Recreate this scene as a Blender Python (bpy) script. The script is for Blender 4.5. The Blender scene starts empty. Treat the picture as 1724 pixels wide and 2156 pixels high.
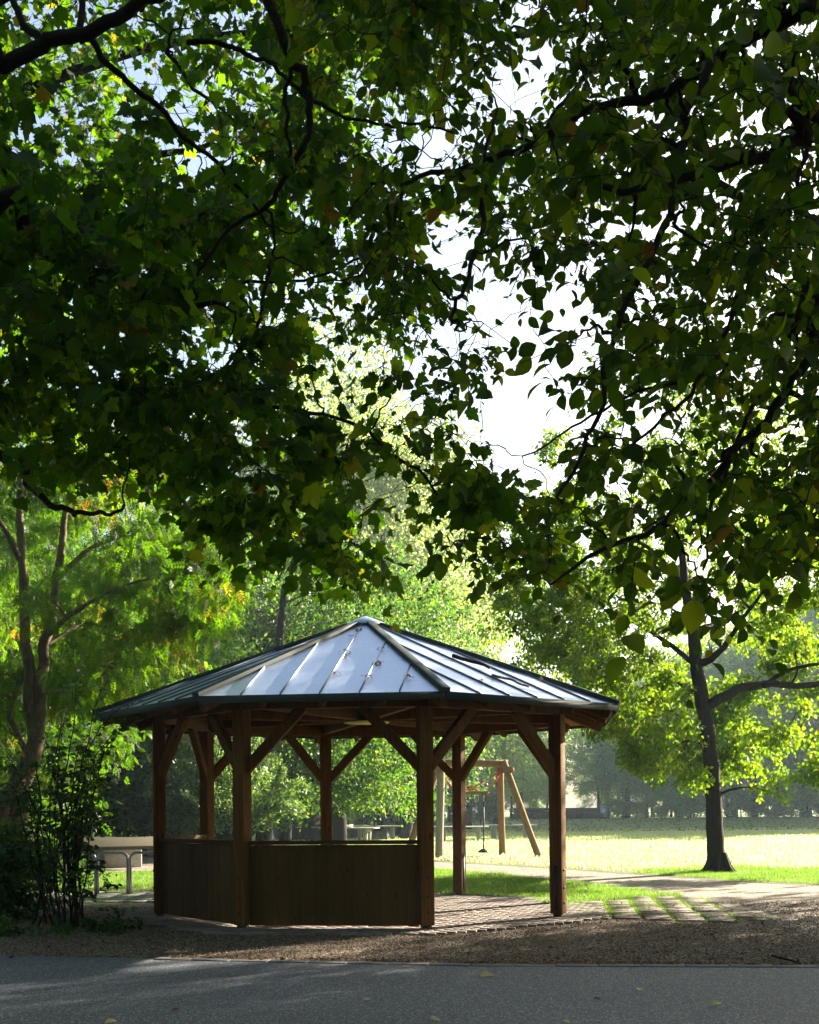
import bpy, math, random
import numpy as np
from mathutils import Vector
sc = bpy.context.scene
C = sc.collection
R = math.radians

# ------------------------------------------------------------------ camera, sky, sun, exposure
FPX = 2431.0; HOR = 1702.5; ROLL = 0.0084            # focal length and horizon in a 1724 x 2156 frame
cam_d = bpy.data.cameras.new('camera'); cam = bpy.data.objects.new('camera', cam_d); C.objects.link(cam)
cam.location = (0, 0, 1.5)
cam_d.sensor_fit = 'VERTICAL'; cam_d.sensor_height = 36.0; cam_d.lens = 36.0*FPX/2156
cam_d.shift_y = (HOR-1078)/2156; cam_d.shift_x = -0.0024
cam_d.clip_end = 3000; cam_d.clip_start = 0.05
import mathutils
cam.rotation_euler = (mathutils.Matrix.Rotation(R(90), 3, 'X') @ mathutils.Matrix.Rotation(-ROLL, 3, 'Z')).to_euler()
sc.camera = cam
SUN_AZ = 40.0; SUN_EL = 21.0                          # azimuth counted from +X towards +Y
w = bpy.data.worlds.new('World'); sc.world = w; w.use_nodes = True
nt = w.node_tree; bg = nt.nodes['Background']
sky = nt.nodes.new('ShaderNodeTexSky'); sky.sky_type = 'NISHITA'; sky.sun_disc = False
sky.sun_elevation = R(SUN_EL); sky.sun_rotation = R(90-SUN_AZ)
sky.air_density = 1.0; sky.dust_density = 3.5; sky.ozone_density = 1.0
nt.links.new(sky.outputs[0], bg.inputs[0]); bg.inputs[1].default_value = 0.05
sl = bpy.data.lights.new('sun', 'SUN'); sl.energy = 5.0; sl.angle = R(0.53); sl.color = (1.0, 0.87, 0.68)
so = bpy.data.objects.new('sun', sl); C.objects.link(so); so.location = (60, 50, 60)
sd = Vector((math.cos(R(SUN_AZ))*math.cos(R(SUN_EL)), math.sin(R(SUN_AZ))*math.cos(R(SUN_EL)), math.sin(R(SUN_EL))))
so.rotation_euler = sd.to_track_quat('Z', 'Y').to_euler()
sc.view_settings.view_transform = 'Standard'; sc.view_settings.look = 'None'
sc.view_settings.exposure = 2.7; sc.view_settings.gamma = 1.0; sc.view_settings.use_curve_mapping = False
sc.render.engine = 'CYCLES'
cy = sc.cycles
cy.use_denoising = True
cy.max_bounces = 8; cy.diffuse_bounces = 3; cy.glossy_bounces = 2; cy.transmission_bounces = 4
cy.volume_bounces = 0; cy.transparent_max_bounces = 4
cy.sample_clamp_indirect = 6.0; cy.use_fast_gi = False

# ------------------------------------------------------------------ helpers
def at(px, py, Y):
    u, v = px-862, py-1078
    c, s = math.cos(ROLL), math.sin(ROLL)
    x = c*u-s*v; y = s*u+c*v+1078-HOR
    return np.array([x*Y/FPX, Y, 1.5-y*Y/FPX])
def gr(px, py, z=0.0):
    u, v = px-862, py-1078
    c, s = math.cos(ROLL), math.sin(ROLL)
    x = c*u-s*v; y = s*u+c*v+1078-HOR
    Y = (1.5-z)*FPX/y
    return np.array([x*Y/FPX, Y, z])

def tag(o, label=None, cat=None, group=None, kind=None):
    if label: o['label'] = label
    if cat: o['category'] = cat
    if group: o['group'] = group
    if kind: o['kind'] = kind
    return o
def empty(name, loc, rz=0.0):
    o = bpy.data.objects.new(name, None); C.objects.link(o)
    o.location = tuple(float(a) for a in loc); o.rotation_euler = (0, 0, rz); o.empty_display_size = 0.3
    return o
def link(name, me, parent=None, loc=(0, 0, 0), rz=0.0):
    o = bpy.data.objects.new(name, me); C.objects.link(o)
    o.location = tuple(float(a) for a in loc); o.rotation_euler = (0, 0, rz)
    if parent: o.parent = parent
    return o
def copy_tree(o, parent=None):
    c = o.copy(); C.objects.link(c)
    if parent: c.parent = parent
    for ch in list(o.children): copy_tree(ch, c)
    return c

class MB:
    """collects faces of any size, builds one mesh"""
    def __init__(s): s.v = []; s.n = 0; s.f = []; s.uv = []
    def add(s, V, F, UV=None):
        V = np.asarray(V, float)
        s.v.append(V)
        F = np.asarray(F) if not isinstance(F, list) else F
        if isinstance(F, list):
            by = {}
            for f in F: by.setdefault(len(f), []).append(f)
            for k, a in by.items(): s.f.append(np.asarray(a, int)+s.n)
        else: s.f.append(F+s.n)
        s.uv.append(np.zeros((len(V), 2)) if UV is None else np.asarray(UV, float))
        s.n += len(V)
        return s
    def box(s, c, d, ax=None):
        """centre, full size, optional 3x3 axes in rows"""
        h = np.asarray(d, float)/2
        P = np.array([(-1,-1,-1),(1,-1,-1),(1,1,-1),(-1,1,-1),(-1,-1,1),(1,-1,1),(1,1,1),(-1,1,1)])*h
        if ax is not None: P = P@np.asarray(ax)
        return s.add(P+np.asarray(c, float), np.array([(0,3,2,1),(4,5,6,7),(0,1,5,4),(1,2,6,5),(2,3,7,6),(3,0,4,7)]))
    def bar(s, a, b, wd, ht, up=(0, 0, 1)):
        a = np.asarray(a, float); b = np.asarray(b, float); d = b-a; L = np.linalg.norm(d); d /= L
        sd_ = np.cross(d, up); sd_ /= np.linalg.norm(sd_); u = np.cross(sd_, d)
        return s.box((a+b)/2, (L, wd, ht), np.array([d, sd_, u]))
    def tube(s, P, rad, sides=8, cap=True):
        P = np.asarray(P, float); n = len(P)
        rad = np.broadcast_to(np.asarray(rad, float), (n,))
        T = np.gradient(P, axis=0); T /= (np.linalg.norm(T, axis=1)[:, None]+1e-9)
        ref = np.array([0.3, 0.2, 1.0]) if abs(T[:, 2]).mean() < .8 else np.array([1.0, 0.15, 0.1])
        A = np.cross(T, ref); A /= (np.linalg.norm(A, axis=1)[:, None]+1e-9); B = np.cross(T, A)
        an = np.arange(sides)*2*np.pi/sides
        V = P[:, None]+rad[:, None, None]*(np.cos(an)[None, :, None]*A[:, None]+np.sin(an)[None, :, None]*B[:, None])
        V = V.reshape(-1, 3)
        i = np.arange(n-1)[:, None]*sides; j = np.arange(sides)[None]; j2 = (j+1) % sides
        F = np.stack([i+j, i+j2, i+sides+j2, i+sides+j], -1).reshape(-1, 4)
        s.add(V, F)
        if cap:
            s.f.append(np.array([list(range(sides))[::-1]])+s.n-n*sides)
            s.f.append(np.array([list(range((n-1)*sides, n*sides))])+s.n-n*sides)
        return s
    def prism(s, poly, z0, z1):
        n = len(poly); V = [(x, y, z0) for x, y in poly]+[(x, y, z1) for x, y in poly]
        F = [tuple(range(n))[::-1], tuple(range(n, 2*n))]+[(i, (i+1) % n, n+(i+1) % n, n+i) for i in range(n)]
        return s.add(V, F)
    def mesh(s, name, m, smooth=False, uv=False):
        V = np.concatenate(s.v); me = bpy.data.meshes.new(name)
        me.vertices.add(len(V)); me.vertices.foreach_set('co', V.ravel())
        L = np.concatenate([f.ravel() for f in s.f]); tot = np.concatenate([np.full(len(f), f.shape[1]) for f in s.f])
        st = np.concatenate([[0], np.cumsum(tot)[:-1]])
        me.loops.add(len(L)); me.loops.foreach_set('vertex_index', L.astype(np.int32))
        me.polygons.add(len(tot)); me.polygons.foreach_set('loop_start', st.astype(np.int32))
        me.polygons.foreach_set('loop_total', tot.astype(np.int32))
        if smooth: me.polygons.foreach_set('use_smooth', np.ones(len(tot), bool))
        if uv:
            U = np.concatenate(s.uv); l = me.uv_layers.new(name='UVMap'); l.data.foreach_set('uv', U[L].ravel())
        me.update(); me.validate()
        me.materials.append(m)
        return me
    def build(s, name, m, parent=None, loc=(0, 0, 0), rz=0.0, smooth=False, bevel=0, uv=False):
        o = link(name, s.mesh(name, m, smooth, uv), parent, loc, rz)
        if bevel:
            b = o.modifiers.new('bevel', 'BEVEL'); b.width = bevel; b.segments = 2; b.limit_method = 'ANGLE'; b.angle_limit = R(40)
        return o

def smooth_path(P, k=6):
    P = np.asarray(P, float); Q = np.vstack([2*P[0]-P[1], P, 2*P[-1]-P[-2]]); out = []
    for i in range(1, len(Q)-2):
        a, b, c, d = Q[i-1:i+3]
        for t in np.linspace(0, 1, k, endpoint=False):
            out.append(.5*((2*b)+(-a+c)*t+(2*a-5*b+4*c-d)*t*t+(-a+3*b-3*c+d)*t**3))
    out.append(P[-1]); return np.array(out)
def wob(P, rng, amp):
    P = P.copy(); n = len(P)
    N = rng.normal(0, 1, (n, 3)); N = (N+np.roll(N, 1, 0)+np.roll(N, -1, 0))/3
    N[0] = 0; N[-1] = 0
    return P+N*amp
def nrm(a): return a/(np.linalg.norm(a, axis=-1, keepdims=True)+1e-9)

# leaf shapes: x across, y along the rib, z up; base at origin, length 1
def tpl_ovate():
    prof = [(0, 0), (.10, .17), (.28, .31), (.50, .345), (.72, .25), (.88, .11), (1.0, 0)]
    V = []; F = []; U = []
    for y, wx in prof:
        z = .10*math.sin(y*2.6)
        V += [(-wx, y, z+wx*.28-.08*y*y), (0, y, z-.08*y*y), (wx, y, z+wx*.28-.08*y*y)]; U += [(-wx, y), (0, y), (wx, y)]
    for i in range(len(prof)-1):
        a = i*3; F += [(a, a+1, a+4, a+3), (a+1, a+2, a+5, a+4)]
    return np.array(V), np.array(F), np.array(U)
def tpl_maple():
    half = [(0, -.02), (.16, -.06), (.40, .02), (.34, .14), (.52, .24), (.46, .34), (.66, .46), (.48, .52), (.42, .64), (.26, .58), (.22, .74), (.12, .84), (0, 1.02)]
    V = [(0, .3, -.03)]; U = [(0, .3)]
    pts = [(x, y) for x, y in half]+[(-x, y) for x, y in half[1:-1][::-1]]
    for x, y in pts: V.append((x, y, .18*abs(x)-.20*y*y*.6+.05*math.sin(9*x+5*y))); U.append((x, y))
    n = len(pts); F = [(0, 1+i, 1+(i+1) % n) for i in range(n)]
    return np.array(V), np.array(F), np.array(U)
def tpl_small():
    V = np.array([(0, 0, 0), (.33, .35, .06), (.26, .75, .0), (0, 1, -.08), (-.26, .75, .0), (-.33, .35, .06)])
    return V, np.array([(0, 1, 2, 3), (0, 3, 4, 5)]), V[:, :2]
def tpl_lobed():      # small clump of lobes, reads as a few overlapping leaves
    V = np.array([(0, 0, 0), (.42, .1, .05), (.28, .4, .02), (.5, .7, -.02), (.12, .72, 0), (0, 1, -.1), (-.2, .68, 0), (-.5, .6, .06), (-.28, .35, .02), (-.38, .05, -.04)])
    return V, np.array([(0, 1, 2, 4), (2, 3, 4, 4)])[:1], V[:, :2]
def tpl_narrow():
    V = np.array([(0, 0, 0), (.09, .3, .02), (.08, .7, .0), (0, 1, -.1), (-.08, .7, .0), (-.09, .3, .02)])
    return V, np.array([(0, 1, 2, 3), (0, 3, 4, 5)]), V[:, :2]
def tpl_pinnate():    # a feather of small leaflets on one stalk
    V = []; F = []; U = []
    for k in range(4):
        y = .18+.21*k; l = .30-.02*k
        for sg in (-1, 1):
            a = len(V); V += [(0, y-.01, 0), (sg*l*.6, y-.02, .02), (sg*l*1.1, y+.15, -.04), (sg*l*.45, y+.14, .01)]; F.append((a, a+1, a+2, a+3))
    a = len(V); V += [(0, .95, 0), (.07, 1.08, 0), (0, 1.25, -.03), (-.07, 1.08, 0)]; F.append((a, a+1, a+2, a+3))
    a = len(V); V += [(-.006, 0, 0), (.006, 0, 0), (.004, 1, 0), (-.004, 1, 0)]; F.append((a, a+1, a+2, a+3))
    V = np.array(V); V[:, 2] -= .18*V[:, 1]**2
    return V, np.array(F), V[:, :2]
def tpl_blade():
    V = np.array([(-.05, 0, 0), (.05, 0, 0), (.035, .5, .06), (0, 1, .22), (-.035, .5, .06)])
    return V, np.array([(0, 1, 2, 3)]), V[:, :2]
OVATE, MAPLE, SMALL, NARROW, PINN = tpl_ovate(), tpl_maple(), tpl_small(), tpl_narrow(), tpl_pinnate()
BLADE = (np.array([(-.05, 0, 0), (.05, 0, 0), (0, 1, .2)]), np.array([(0, 1, 2)]), np.zeros((3, 2)))

def leaves(mb, tpl, pos, axis, normal, size, wmul=None, rnd=None):
    TV, TF, TU = tpl
    axis = nrm(axis); x = nrm(np.cross(axis, normal)); z = np.cross(x, axis)
    N = len(pos); S = np.broadcast_to(np.asarray(size, float), (N,))
    W = S if wmul is None else S*wmul
    V = pos[:, None]+(TV[None, :, 0, None]*x[:, None]*W[:, None, None]+TV[None, :, 1, None]*axis[:, None]*S[:, None, None]+TV[None, :, 2, None]*z[:, None]*S[:, None, None])
    F = (TF[None]+(np.arange(N)*len(TV))[:, None, None]).reshape(-1, TF.shape[1])
    U = np.tile(TU, (N, 1))
    if rnd is not None: U = np.c_[np.repeat(rnd, len(TV)), U[:, 1]]
    mb.add(V.reshape(-1, 3), F, U)

# ------------------------------------------------------------------ materials
def mat(name):
    m = bpy.data.materials.new(name); m.use_nodes = True; nt = m.node_tree
    for n in list(nt.nodes): nt.nodes.remove(n)
    out = nt.nodes.new('ShaderNodeOutputMaterial')
    return m, nt, out
def N_(nt, t, **k):
    n = nt.nodes.new(t)
    for a, b in k.items():
        if hasattr(n, a): setattr(n, a, b)
        else: n.inputs[a.replace('_', ' ')].default_value = b
    return n
def ramp(nt, fac, stops):
    r = nt.nodes.new('ShaderNodeValToRGB'); e = r.color_ramp.elements
    while len(e) < len(stops): e.new(.5)
    for i, (p, c) in enumerate(stops): e[i].position = p; e[i].color = (*c, 1)
    nt.links.new(fac, r.inputs[0]); return r.outputs[0]
def noise(nt, scale, detail=4, rough=.6, vec=None, dist=0):
    n = nt.nodes.new('ShaderNodeTexNoise'); n.inputs['Scale'].default_value = scale; n.inputs['Detail'].default_value = detail
    n.inputs['Roughness'].default_value = rough; n.inputs['Distortion'].default_value = dist
    if vec is not None: nt.links.new(vec, n.inputs['Vector'])
    return n.outputs['Fac']
def mapping(nt, scale, coord='Object'):
    t = nt.nodes.new('ShaderNodeTexCoord'); m = nt.nodes.new('ShaderNodeMapping'); m.inputs['Scale'].default_value = scale
    nt.links.new(t.outputs[coord], m.inputs[0]); return m.outputs[0]
def mix(nt, fac, a, b, mode='MIX'):
    m = nt.nodes.new('ShaderNodeMix'); m.data_type = 'RGBA'; m.blend_type = mode
    for s_, v in ((m.inputs[0], fac), (m.inputs[6], a), (m.inputs[7], b)):
        if isinstance(v, (int, float)): s_.default_value = v
        elif isinstance(v, tuple): s_.default_value = (*v, 1)
        else: nt.links.new(v, s_)
    return m.outputs[2]
def bump(nt, h, strength, dist=.02):
    b = nt.nodes.new('ShaderNodeBump'); b.inputs['Strength'].default_value = strength; b.inputs['Distance'].default_value = dist
    nt.links.new(h, b.inputs['Height']); return b.outputs[0]
def pbr(nt, out, col, rough=.7, metal=0, spec=.4, normal=None):
    p = nt.nodes.new('ShaderNodeBsdfPrincipled')
    if isinstance(col, tuple): p.inputs['Base Color'].default_value = (*col, 1)
    else: nt.links.new(col, p.inputs['Base Color'])
    if isinstance(rough, (int, float)): p.inputs['Roughness'].default_value = rough
    else: nt.links.new(rough, p.inputs['Roughness'])
    p.inputs['Metallic'].default_value = metal; p.inputs['Specular IOR Level'].default_value = spec
    if normal is not None: nt.links.new(normal, p.inputs['Normal'])
    nt.links.new(p.outputs[0], out.inputs[0]); return p

def leaf_mat(name, stops, tstops, trans=.45, rough=.45, spec=.35, veins=False, uvr=False):
    m, nt, out = mat(name)
    g = nt.nodes.new('ShaderNodeNewGeometry')
    rs = g.outputs['Random Per Island']
    if uvr:
        u_ = nt.nodes.new('ShaderNodeUVMap'); sx = nt.nodes.new('ShaderNodeSeparateXYZ'); nt.links.new(u_.outputs[0], sx.inputs[0]); rs = sx.outputs[0]
    col = ramp(nt, rs, stops); tc = ramp(nt, rs, tstops)
    if veins:
        u = nt.nodes.new('ShaderNodeUVMap'); s_ = nt.nodes.new('ShaderNodeSeparateXYZ'); nt.links.new(u.outputs[0], s_.inputs[0])
        ab = N_(nt, 'ShaderNodeMath', operation='ABSOLUTE'); nt.links.new(s_.outputs[0], ab.inputs[0])
        mu = N_(nt, 'ShaderNodeMath', operation='MULTIPLY'); nt.links.new(ab.outputs[0], mu.inputs[0]); mu.inputs[1].default_value = .75
        su = N_(nt, 'ShaderNodeMath', operation='SUBTRACT'); nt.links.new(s_.outputs[1], su.inputs[0]); nt.links.new(mu.outputs[0], su.inputs[1])
        m2 = N_(nt, 'ShaderNodeMath', operation='MULTIPLY'); nt.links.new(su.outputs[0], m2.inputs[0]); m2.inputs[1].default_value = 75
        sn = N_(nt, 'ShaderNodeMath', operation='SINE'); nt.links.new(m2.outputs[0], sn.inputs[0])
        v = ramp(nt, sn.outputs[0], [(0, (1, 1, 1)), (.55, (1, 1, 1)), (1, (.55, .6, .5))])
        tc = mix(nt, 1.0, tc, v, 'MULTIPLY'); col = mix(nt, .6, col, v, 'MULTIPLY')
    p = nt.nodes.new('ShaderNodeBsdfPrincipled'); nt.links.new(col, p.inputs['Base Color'])
    p.inputs['Roughness'].default_value = rough; p.inputs['Specular IOR Level'].default_value = spec
    t = nt.nodes.new('ShaderNodeBsdfTranslucent'); nt.links.new(tc, t.inputs[0])
    mx = nt.nodes.new('ShaderNodeMixShader'); mx.inputs[0].default_value = trans
    nt.links.new(p.outputs[0], mx.inputs[1]); nt.links.new(t.outputs[0], mx.inputs[2]); nt.links.new(mx.outputs[0], out.inputs[0])
    return m
G1 = [(0, (.006, .017, .003)), (.5, (.011, .028, .004)), (.988, (.019, .040, .006)), (1, (.035, .03, .008))]
T1_ = [(0, (.06, .17, .003)), (.5, (.12, .29, .004)), (.9, (.22, .42, .006)), (.96, (.36, .56, .01)), (.99, (.42, .38, .015)), (1, (.38, .18, .015))]
M = {}
M['maple'] = leaf_mat('maple_leaf', G1, T1_, .42, .6, .15)
M['hornbeam'] = leaf_mat('hornbeam_leaf', G1, [(0, (.065, .16, .003)), (.6, (.13, .27, .004)), (.90, (.26, .38, .006)), (.95, (.42, .54, .01)), (.985, (.36, .32, .015)), (1, (.3, .15, .015))], .44, .6, .15, veins=True)
M['lime'] = leaf_mat('lime_leaf', [(0, (.014, .038, .004)), (.6, (.026, .065, .006)), (1, (.045, .085, .008))], [(0, (.15, .32, .004)), (.6, (.25, .44, .006)), (.97, (.40, .52, .012)), (1, (.5, .36, .02))], .5, .55, .22)
M['rowan'] = leaf_mat('rowan_leaf', [(0, (.012, .036, .005)), (.88, (.026, .055, .007)), (.95, (.09, .055, .01)), (1, (.10, .035, .01))], [(0, (.09, .26, .005)), (.82, (.22, .42, .008)), (.91, (.44, .40, .012)), (.97, (.50, .28, .012)), (1, (.4, .12, .01))], .5, .5, .2, uvr=True)
M['locust'] = leaf_mat('locust_leaf', [(0, (.010, .032, .005)), (1, (.024, .052, .007))], [(0, (.06, .19, .005)), (.75, (.14, .31, .008)), (1, (.34, .44, .02))], .48, .5, .2, uvr=True)
M['mid'] = leaf_mat('shaded_leaf', [(0, (.010, .032, .007)), (.6, (.020, .050, .010)), (1, (.036, .068, .012))], [(0, (.06, .18, .009)), (.6, (.11, .27, .014)), (.93, (.26, .40, .02)), (1, (.42, .40, .03))], .46, .5, .22)
M['dark'] = leaf_mat('evergreen_leaf', [(0, (.010, .03, .009)), (.6, (.02, .052, .012)), (1, (.035, .07, .014))], [(0, (.05, .15, .015)), (.7, (.10, .24, .02)), (1, (.32, .40, .03))], .38, .4, .35)
M['far'] = leaf_mat('far_leaf', [(0, (.025, .07, .025)), (.6, (.055, .115, .035)), (1, (.11, .14, .035))], [(0, (.18, .38, .08)), (.6, (.34, .54, .10)), (1, (.60, .60, .12))], .55)  # lit, hazy look of distant crowns put into the leaf colour
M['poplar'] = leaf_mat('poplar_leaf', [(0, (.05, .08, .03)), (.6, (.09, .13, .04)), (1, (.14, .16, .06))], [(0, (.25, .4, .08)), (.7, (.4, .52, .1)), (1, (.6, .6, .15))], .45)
M['willow'] = leaf_mat('willow_leaf', [(0, (.03, .07, .02)), (.7, (.06, .11, .035)), (1, (.11, .16, .07))], [(0, (.12, .27, .03)), (1, (.28, .42, .08))], .4, .35, .5)
M['bush'] = leaf_mat('bush_leaf', [(0, (.007, .022, .006)), (1, (.018, .045, .009))], [(0, (.04, .13, .008)), (1, (.10, .25, .02))], .38, .55, .2)
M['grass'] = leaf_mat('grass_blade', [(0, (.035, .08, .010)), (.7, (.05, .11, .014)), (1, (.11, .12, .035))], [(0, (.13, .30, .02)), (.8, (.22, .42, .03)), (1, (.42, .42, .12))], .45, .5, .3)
M['meadow'] = leaf_mat('sunlit_meadow_blade', [(0, (.10, .17, .03)), (.7, (.14, .20, .04)), (1, (.22, .22, .08))], [(0, (.52, .66, .24)), (.8, (.60, .70, .30)), (1, (.66, .70, .38))], .55, .5, .3)  # paler copy of the grass blade, sunlight put into its colour

def bark(name, a, b, sc_=(30, 30, 5), bs=.6):
    m, nt, out = mat(name); v = mapping(nt, sc_)
    n = noise(nt, 1.0, 6, .7, v, .6); col = ramp(nt, n, [(.3, a), (.7, b)])
    n2 = noise(nt, 3.0, 5, .7, v); pbr(nt, out, col, .9, 0, .2, bump(nt, mix(nt, .5, n, n2), bs, .03)); return m
M['bark'] = bark('dark_bark', (.006, .005, .004), (.035, .026, .018), (22, 22, 3), 1.0)
M['bark_pale'] = bark('pale_bark', (.06, .045, .03), (.20, .15, .095), (14, 14, 6), .5)
M['twig'] = bark('twig_bark', (.008, .007, .005), (.025, .02, .014), (40, 40, 40), .3)

def wood(name, a, b, grain=(18, 18, 1.2), rough=.6, knots=True):
    m, nt, out = mat(name); v = mapping(nt, grain)
    n = noise(nt, 1.5, 6, .65, v, 1.2); col = ramp(nt, n, [(.25, a), (.75, b)])
    g = nt.nodes.new('ShaderNodeNewGeometry')
    col = mix(nt, 1.0, col, ramp(nt, g.outputs['Random Per Island'], [(0, (.72, .72, .72)), (1, (1.08, 1.04, 1.0))]), 'MULTIPLY')
    if knots:
        vo = nt.nodes.new('ShaderNodeTexVoronoi'); vo.inputs['Scale'].default_value = .9
        nt.links.new(mapping(nt, (6, 6, 2.2)), vo.inputs['Vector'])
        k = ramp(nt, vo.outputs['Distance'], [(0, (.25, .18, .12)), (.07, (.45, .35, .28)), (.11, (1, 1, 1))])
        col = mix(nt, .8, col, k, 'MULTIPLY')
    s_ = noise(nt, 1.3, 3, .6, mapping(nt, (1, 1, .6))); col = mix(nt, .35, col, ramp(nt, s_, [(.3, (.55, .52, .5)), (.7, (1.1, 1.05, 1))]), 'MULTIPLY')
    pbr(nt, out, col, rough+.2, 0, .12, bump(nt, n, .35, .005)); return m
M['wood'] = wood('glazed_timber', (.066, .033, .010), (.185, .095, .030))
M['wood_dark'] = wood('weathered_boards', (.066, .040, .014), (.112, .069, .026))
M['log'] = wood('round_log', (.20, .125, .06), (.34, .23, .115), (10, 10, 1.5))
M['log_grey'] = wood('grey_log', (.25, .22, .18), (.42, .38, .31), (10, 10, 1.5))
M['bench_wood'] = wood('old_bench_wood', (.06, .04, .03), (.11, .075, .05), (10, 10, 10), .8, False)

def plain(name, a, b, scale=20, rough=.7, metal=0, spec=.4, bs=.2, bd=.01, rr=None):
    m, nt, out = mat(name); t = nt.nodes.new('ShaderNodeTexCoord')
    n = noise(nt, scale, 6, .65, t.outputs['Object']); col = ramp(nt, n, [(.3, a), (.7, b)])
    if rr: 
        n3 = noise(nt, scale*.4, 5, .6, t.outputs['Object']); r2 = ramp(nt, n3, [(.3, (rr[0],)*3), (.7, (rr[1],)*3)]); rough = r2
    pbr(nt, out, col, rough, metal, spec, bump(nt, n, bs, bd)); return m
M['trim'] = plain('green_grey_sheet', (.035, .05, .05), (.05, .065, .065), 8, .75, 0, .2, .05)
M['seam'] = plain('seam_metal', (.12, .15, .20), (.18, .22, .28), 8, .4, .8, .5, .05)
M['steel'] = plain('galvanised_steel', (.25, .26, .28), (.38, .39, .41), 30, .35, .9, .5, .05)
M['black_steel'] = plain('black_steel', (.015, .017, .02), (.03, .032, .035), 20, .5, .3, .5, .05)
M['concrete'] = plain('pale_concrete', (.34, .33, .30), (.50, .48, .44), 12, .8, 0, .3, .2)
M['stone'] = plain('grey_boulder', (.10, .10, .095), (.24, .23, .22), 6, .9, 0, .3, .8, .05)
M['yellow_metal'] = plain('yellow_plate', (.45, .42, .10), (.6, .55, .16), 20, .5, .2, .5, .1)
M['red_rope'] = plain('red_rope', (.5, .04, .05), (.65, .08, .08), 90, .7, 0, .3, .2)
M['green_rope'] = plain('green_rope', (.03, .22, .14), (.05, .3, .2), 60, .7, 0, .3, .1)
M['black_rubber'] = plain('black_rubber', (.012, .012, .014), (.022, .022, .024), 40, .6, 0, .4, .1)
M['dead'] = leaf_mat('dead_leaf', [(0, (.05, .03, .015)), (.5, (.12, .07, .03)), (1, (.22, .13, .05))], [(0, (.1, .05, .02)), (1, (.3, .16, .05))], .2, .8, .2)
M['yellowleaf'] = leaf_mat('yellow_leaf', [(0, (.45, .32, .04)), (.5, (.5, .42, .12)), (.8, (.5, .5, .42)), (1, (.2, .35, .04))], [(0, (.5, .35, .05)), (1, (.5, .4, .1))], .25, .6, .3)

def m_roof():
    m, nt, out = mat('zinc_sheet'); v = mapping(nt, (1, 1, 1))
    n = noise(nt, 2.2, 6, .62, v, .8); n2 = noise(nt, 14, 4, .6, v, .4)
    col = ramp(nt, mix(nt, .35, n, n2), [(.3, (.38, .46, .60)), (.55, (.50, .58, .74)), (.75, (.66, .74, .88))])
    r = ramp(nt, mix(nt, .4, n, n2), [(.3, (.32,)*3), (.7, (.50,)*3)])
    pbr(nt, out, col, r, .85, .5, bump(nt, n, .12, .02)); return m
M['roof'] = m_roof()

def m_asphalt():
    m, nt, out = mat('asphalt'); v = mapping(nt, (1, 1, 1))
    vo = nt.nodes.new('ShaderNodeTexVoronoi'); vo.inputs['Scale'].default_value = 95; nt.links.new(v, vo.inputs['Vector'])
    s_ = nt.nodes.new('ShaderNodeSeparateColor'); nt.links.new(vo.outputs['Color'], s_.inputs[0])
    n = noise(nt, .7, 4, .6, v); n2 = noise(nt, 160, 3, .7, v)
    a = ramp(nt, s_.outputs[0], [(0, (.022, .028, .040)), (.6, (.050, .062, .084)), (.88, (.12, .135, .165)), (1, (.34, .35, .36))])
    a = mix(nt, .5, a, ramp(nt, n2, [(.3, (.5, .5, .5)), (.7, (1.5, 1.5, 1.5))]), 'MULTIPLY')
    a = mix(nt, .6, a, ramp(nt, n, [(.3, (.75, .75, .77)), (.7, (1.15, 1.15, 1.13))]), 'MULTIPLY')
    pbr(nt, out, a, .72, 0, .45, bump(nt, mix(nt, .5, vo.outputs['Distance'], n2), .7, .012)); return m
M['asphalt'] = m_asphalt()
def m_soil():
    m, nt, out = mat('gravel_soil'); v = mapping(nt, (1, 1, 1))
    vo = nt.nodes.new('ShaderNodeTexVoronoi'); vo.inputs['Scale'].default_value = 42; nt.links.new(v, vo.inputs['Vector'])
    s_ = nt.nodes.new('ShaderNodeSeparateColor'); nt.links.new(vo.outputs['Color'], s_.inputs[0])
    n = noise(nt, 1.1, 5, .65, v); n2 = noise(nt, 60, 4, .7, v)
    a = ramp(nt, s_.outputs[0], [(0, (.04, .031, .024)), (.5, (.085, .068, .054)), (.85, (.16, .14, .12)), (1, (.34, .32, .30))])
    b = ramp(nt, n, [(.35, (.72, .62, .52)), (.65, (1.15, 1.12, 1.1))])
    a = mix(nt, .8, a, b, 'MULTIPLY'); a = mix(nt, .4, a, ramp(nt, n2, [(.3, (.4, .4, .4)), (.7, (1.6, 1.6, 1.6))]), 'MULTIPLY')
    pbr(nt, out, a, .9, 0, .25, bump(nt, mix(nt, .5, vo.outputs['Distance'], n2), .8, .02)); return m
M['soil'] = m_soil()
def m_path():
    m, nt, out = mat('path_gravel'); v = mapping(nt, (1, 1, 1))
    vo = nt.nodes.new('ShaderNodeTexVoronoi'); vo.inputs['Scale'].default_value = 30; nt.links.new(v, vo.inputs['Vector'])
    s_ = nt.nodes.new('ShaderNodeSeparateColor'); nt.links.new(vo.outputs['Color'], s_.inputs[0])
    n = noise(nt, .9, 5, .65, v); n2 = noise(nt, 40, 4, .7, v)
    a = ramp(nt, s_.outputs[0], [(0, (.13, .11, .095)), (.5, (.21, .19, .165)), (1, (.36, .33, .29))])
    a = mix(nt, .7, a, ramp(nt, n, [(.35, (.78, .7, .62)), (.65, (1.1, 1.08, 1.05))]), 'MULTIPLY')
    pbr(nt, out, a, .9, 0, .25, bump(nt, mix(nt, .5, vo.outputs['Distance'], n2), .7, .02)); return m
M['path'] = m_path()
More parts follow.
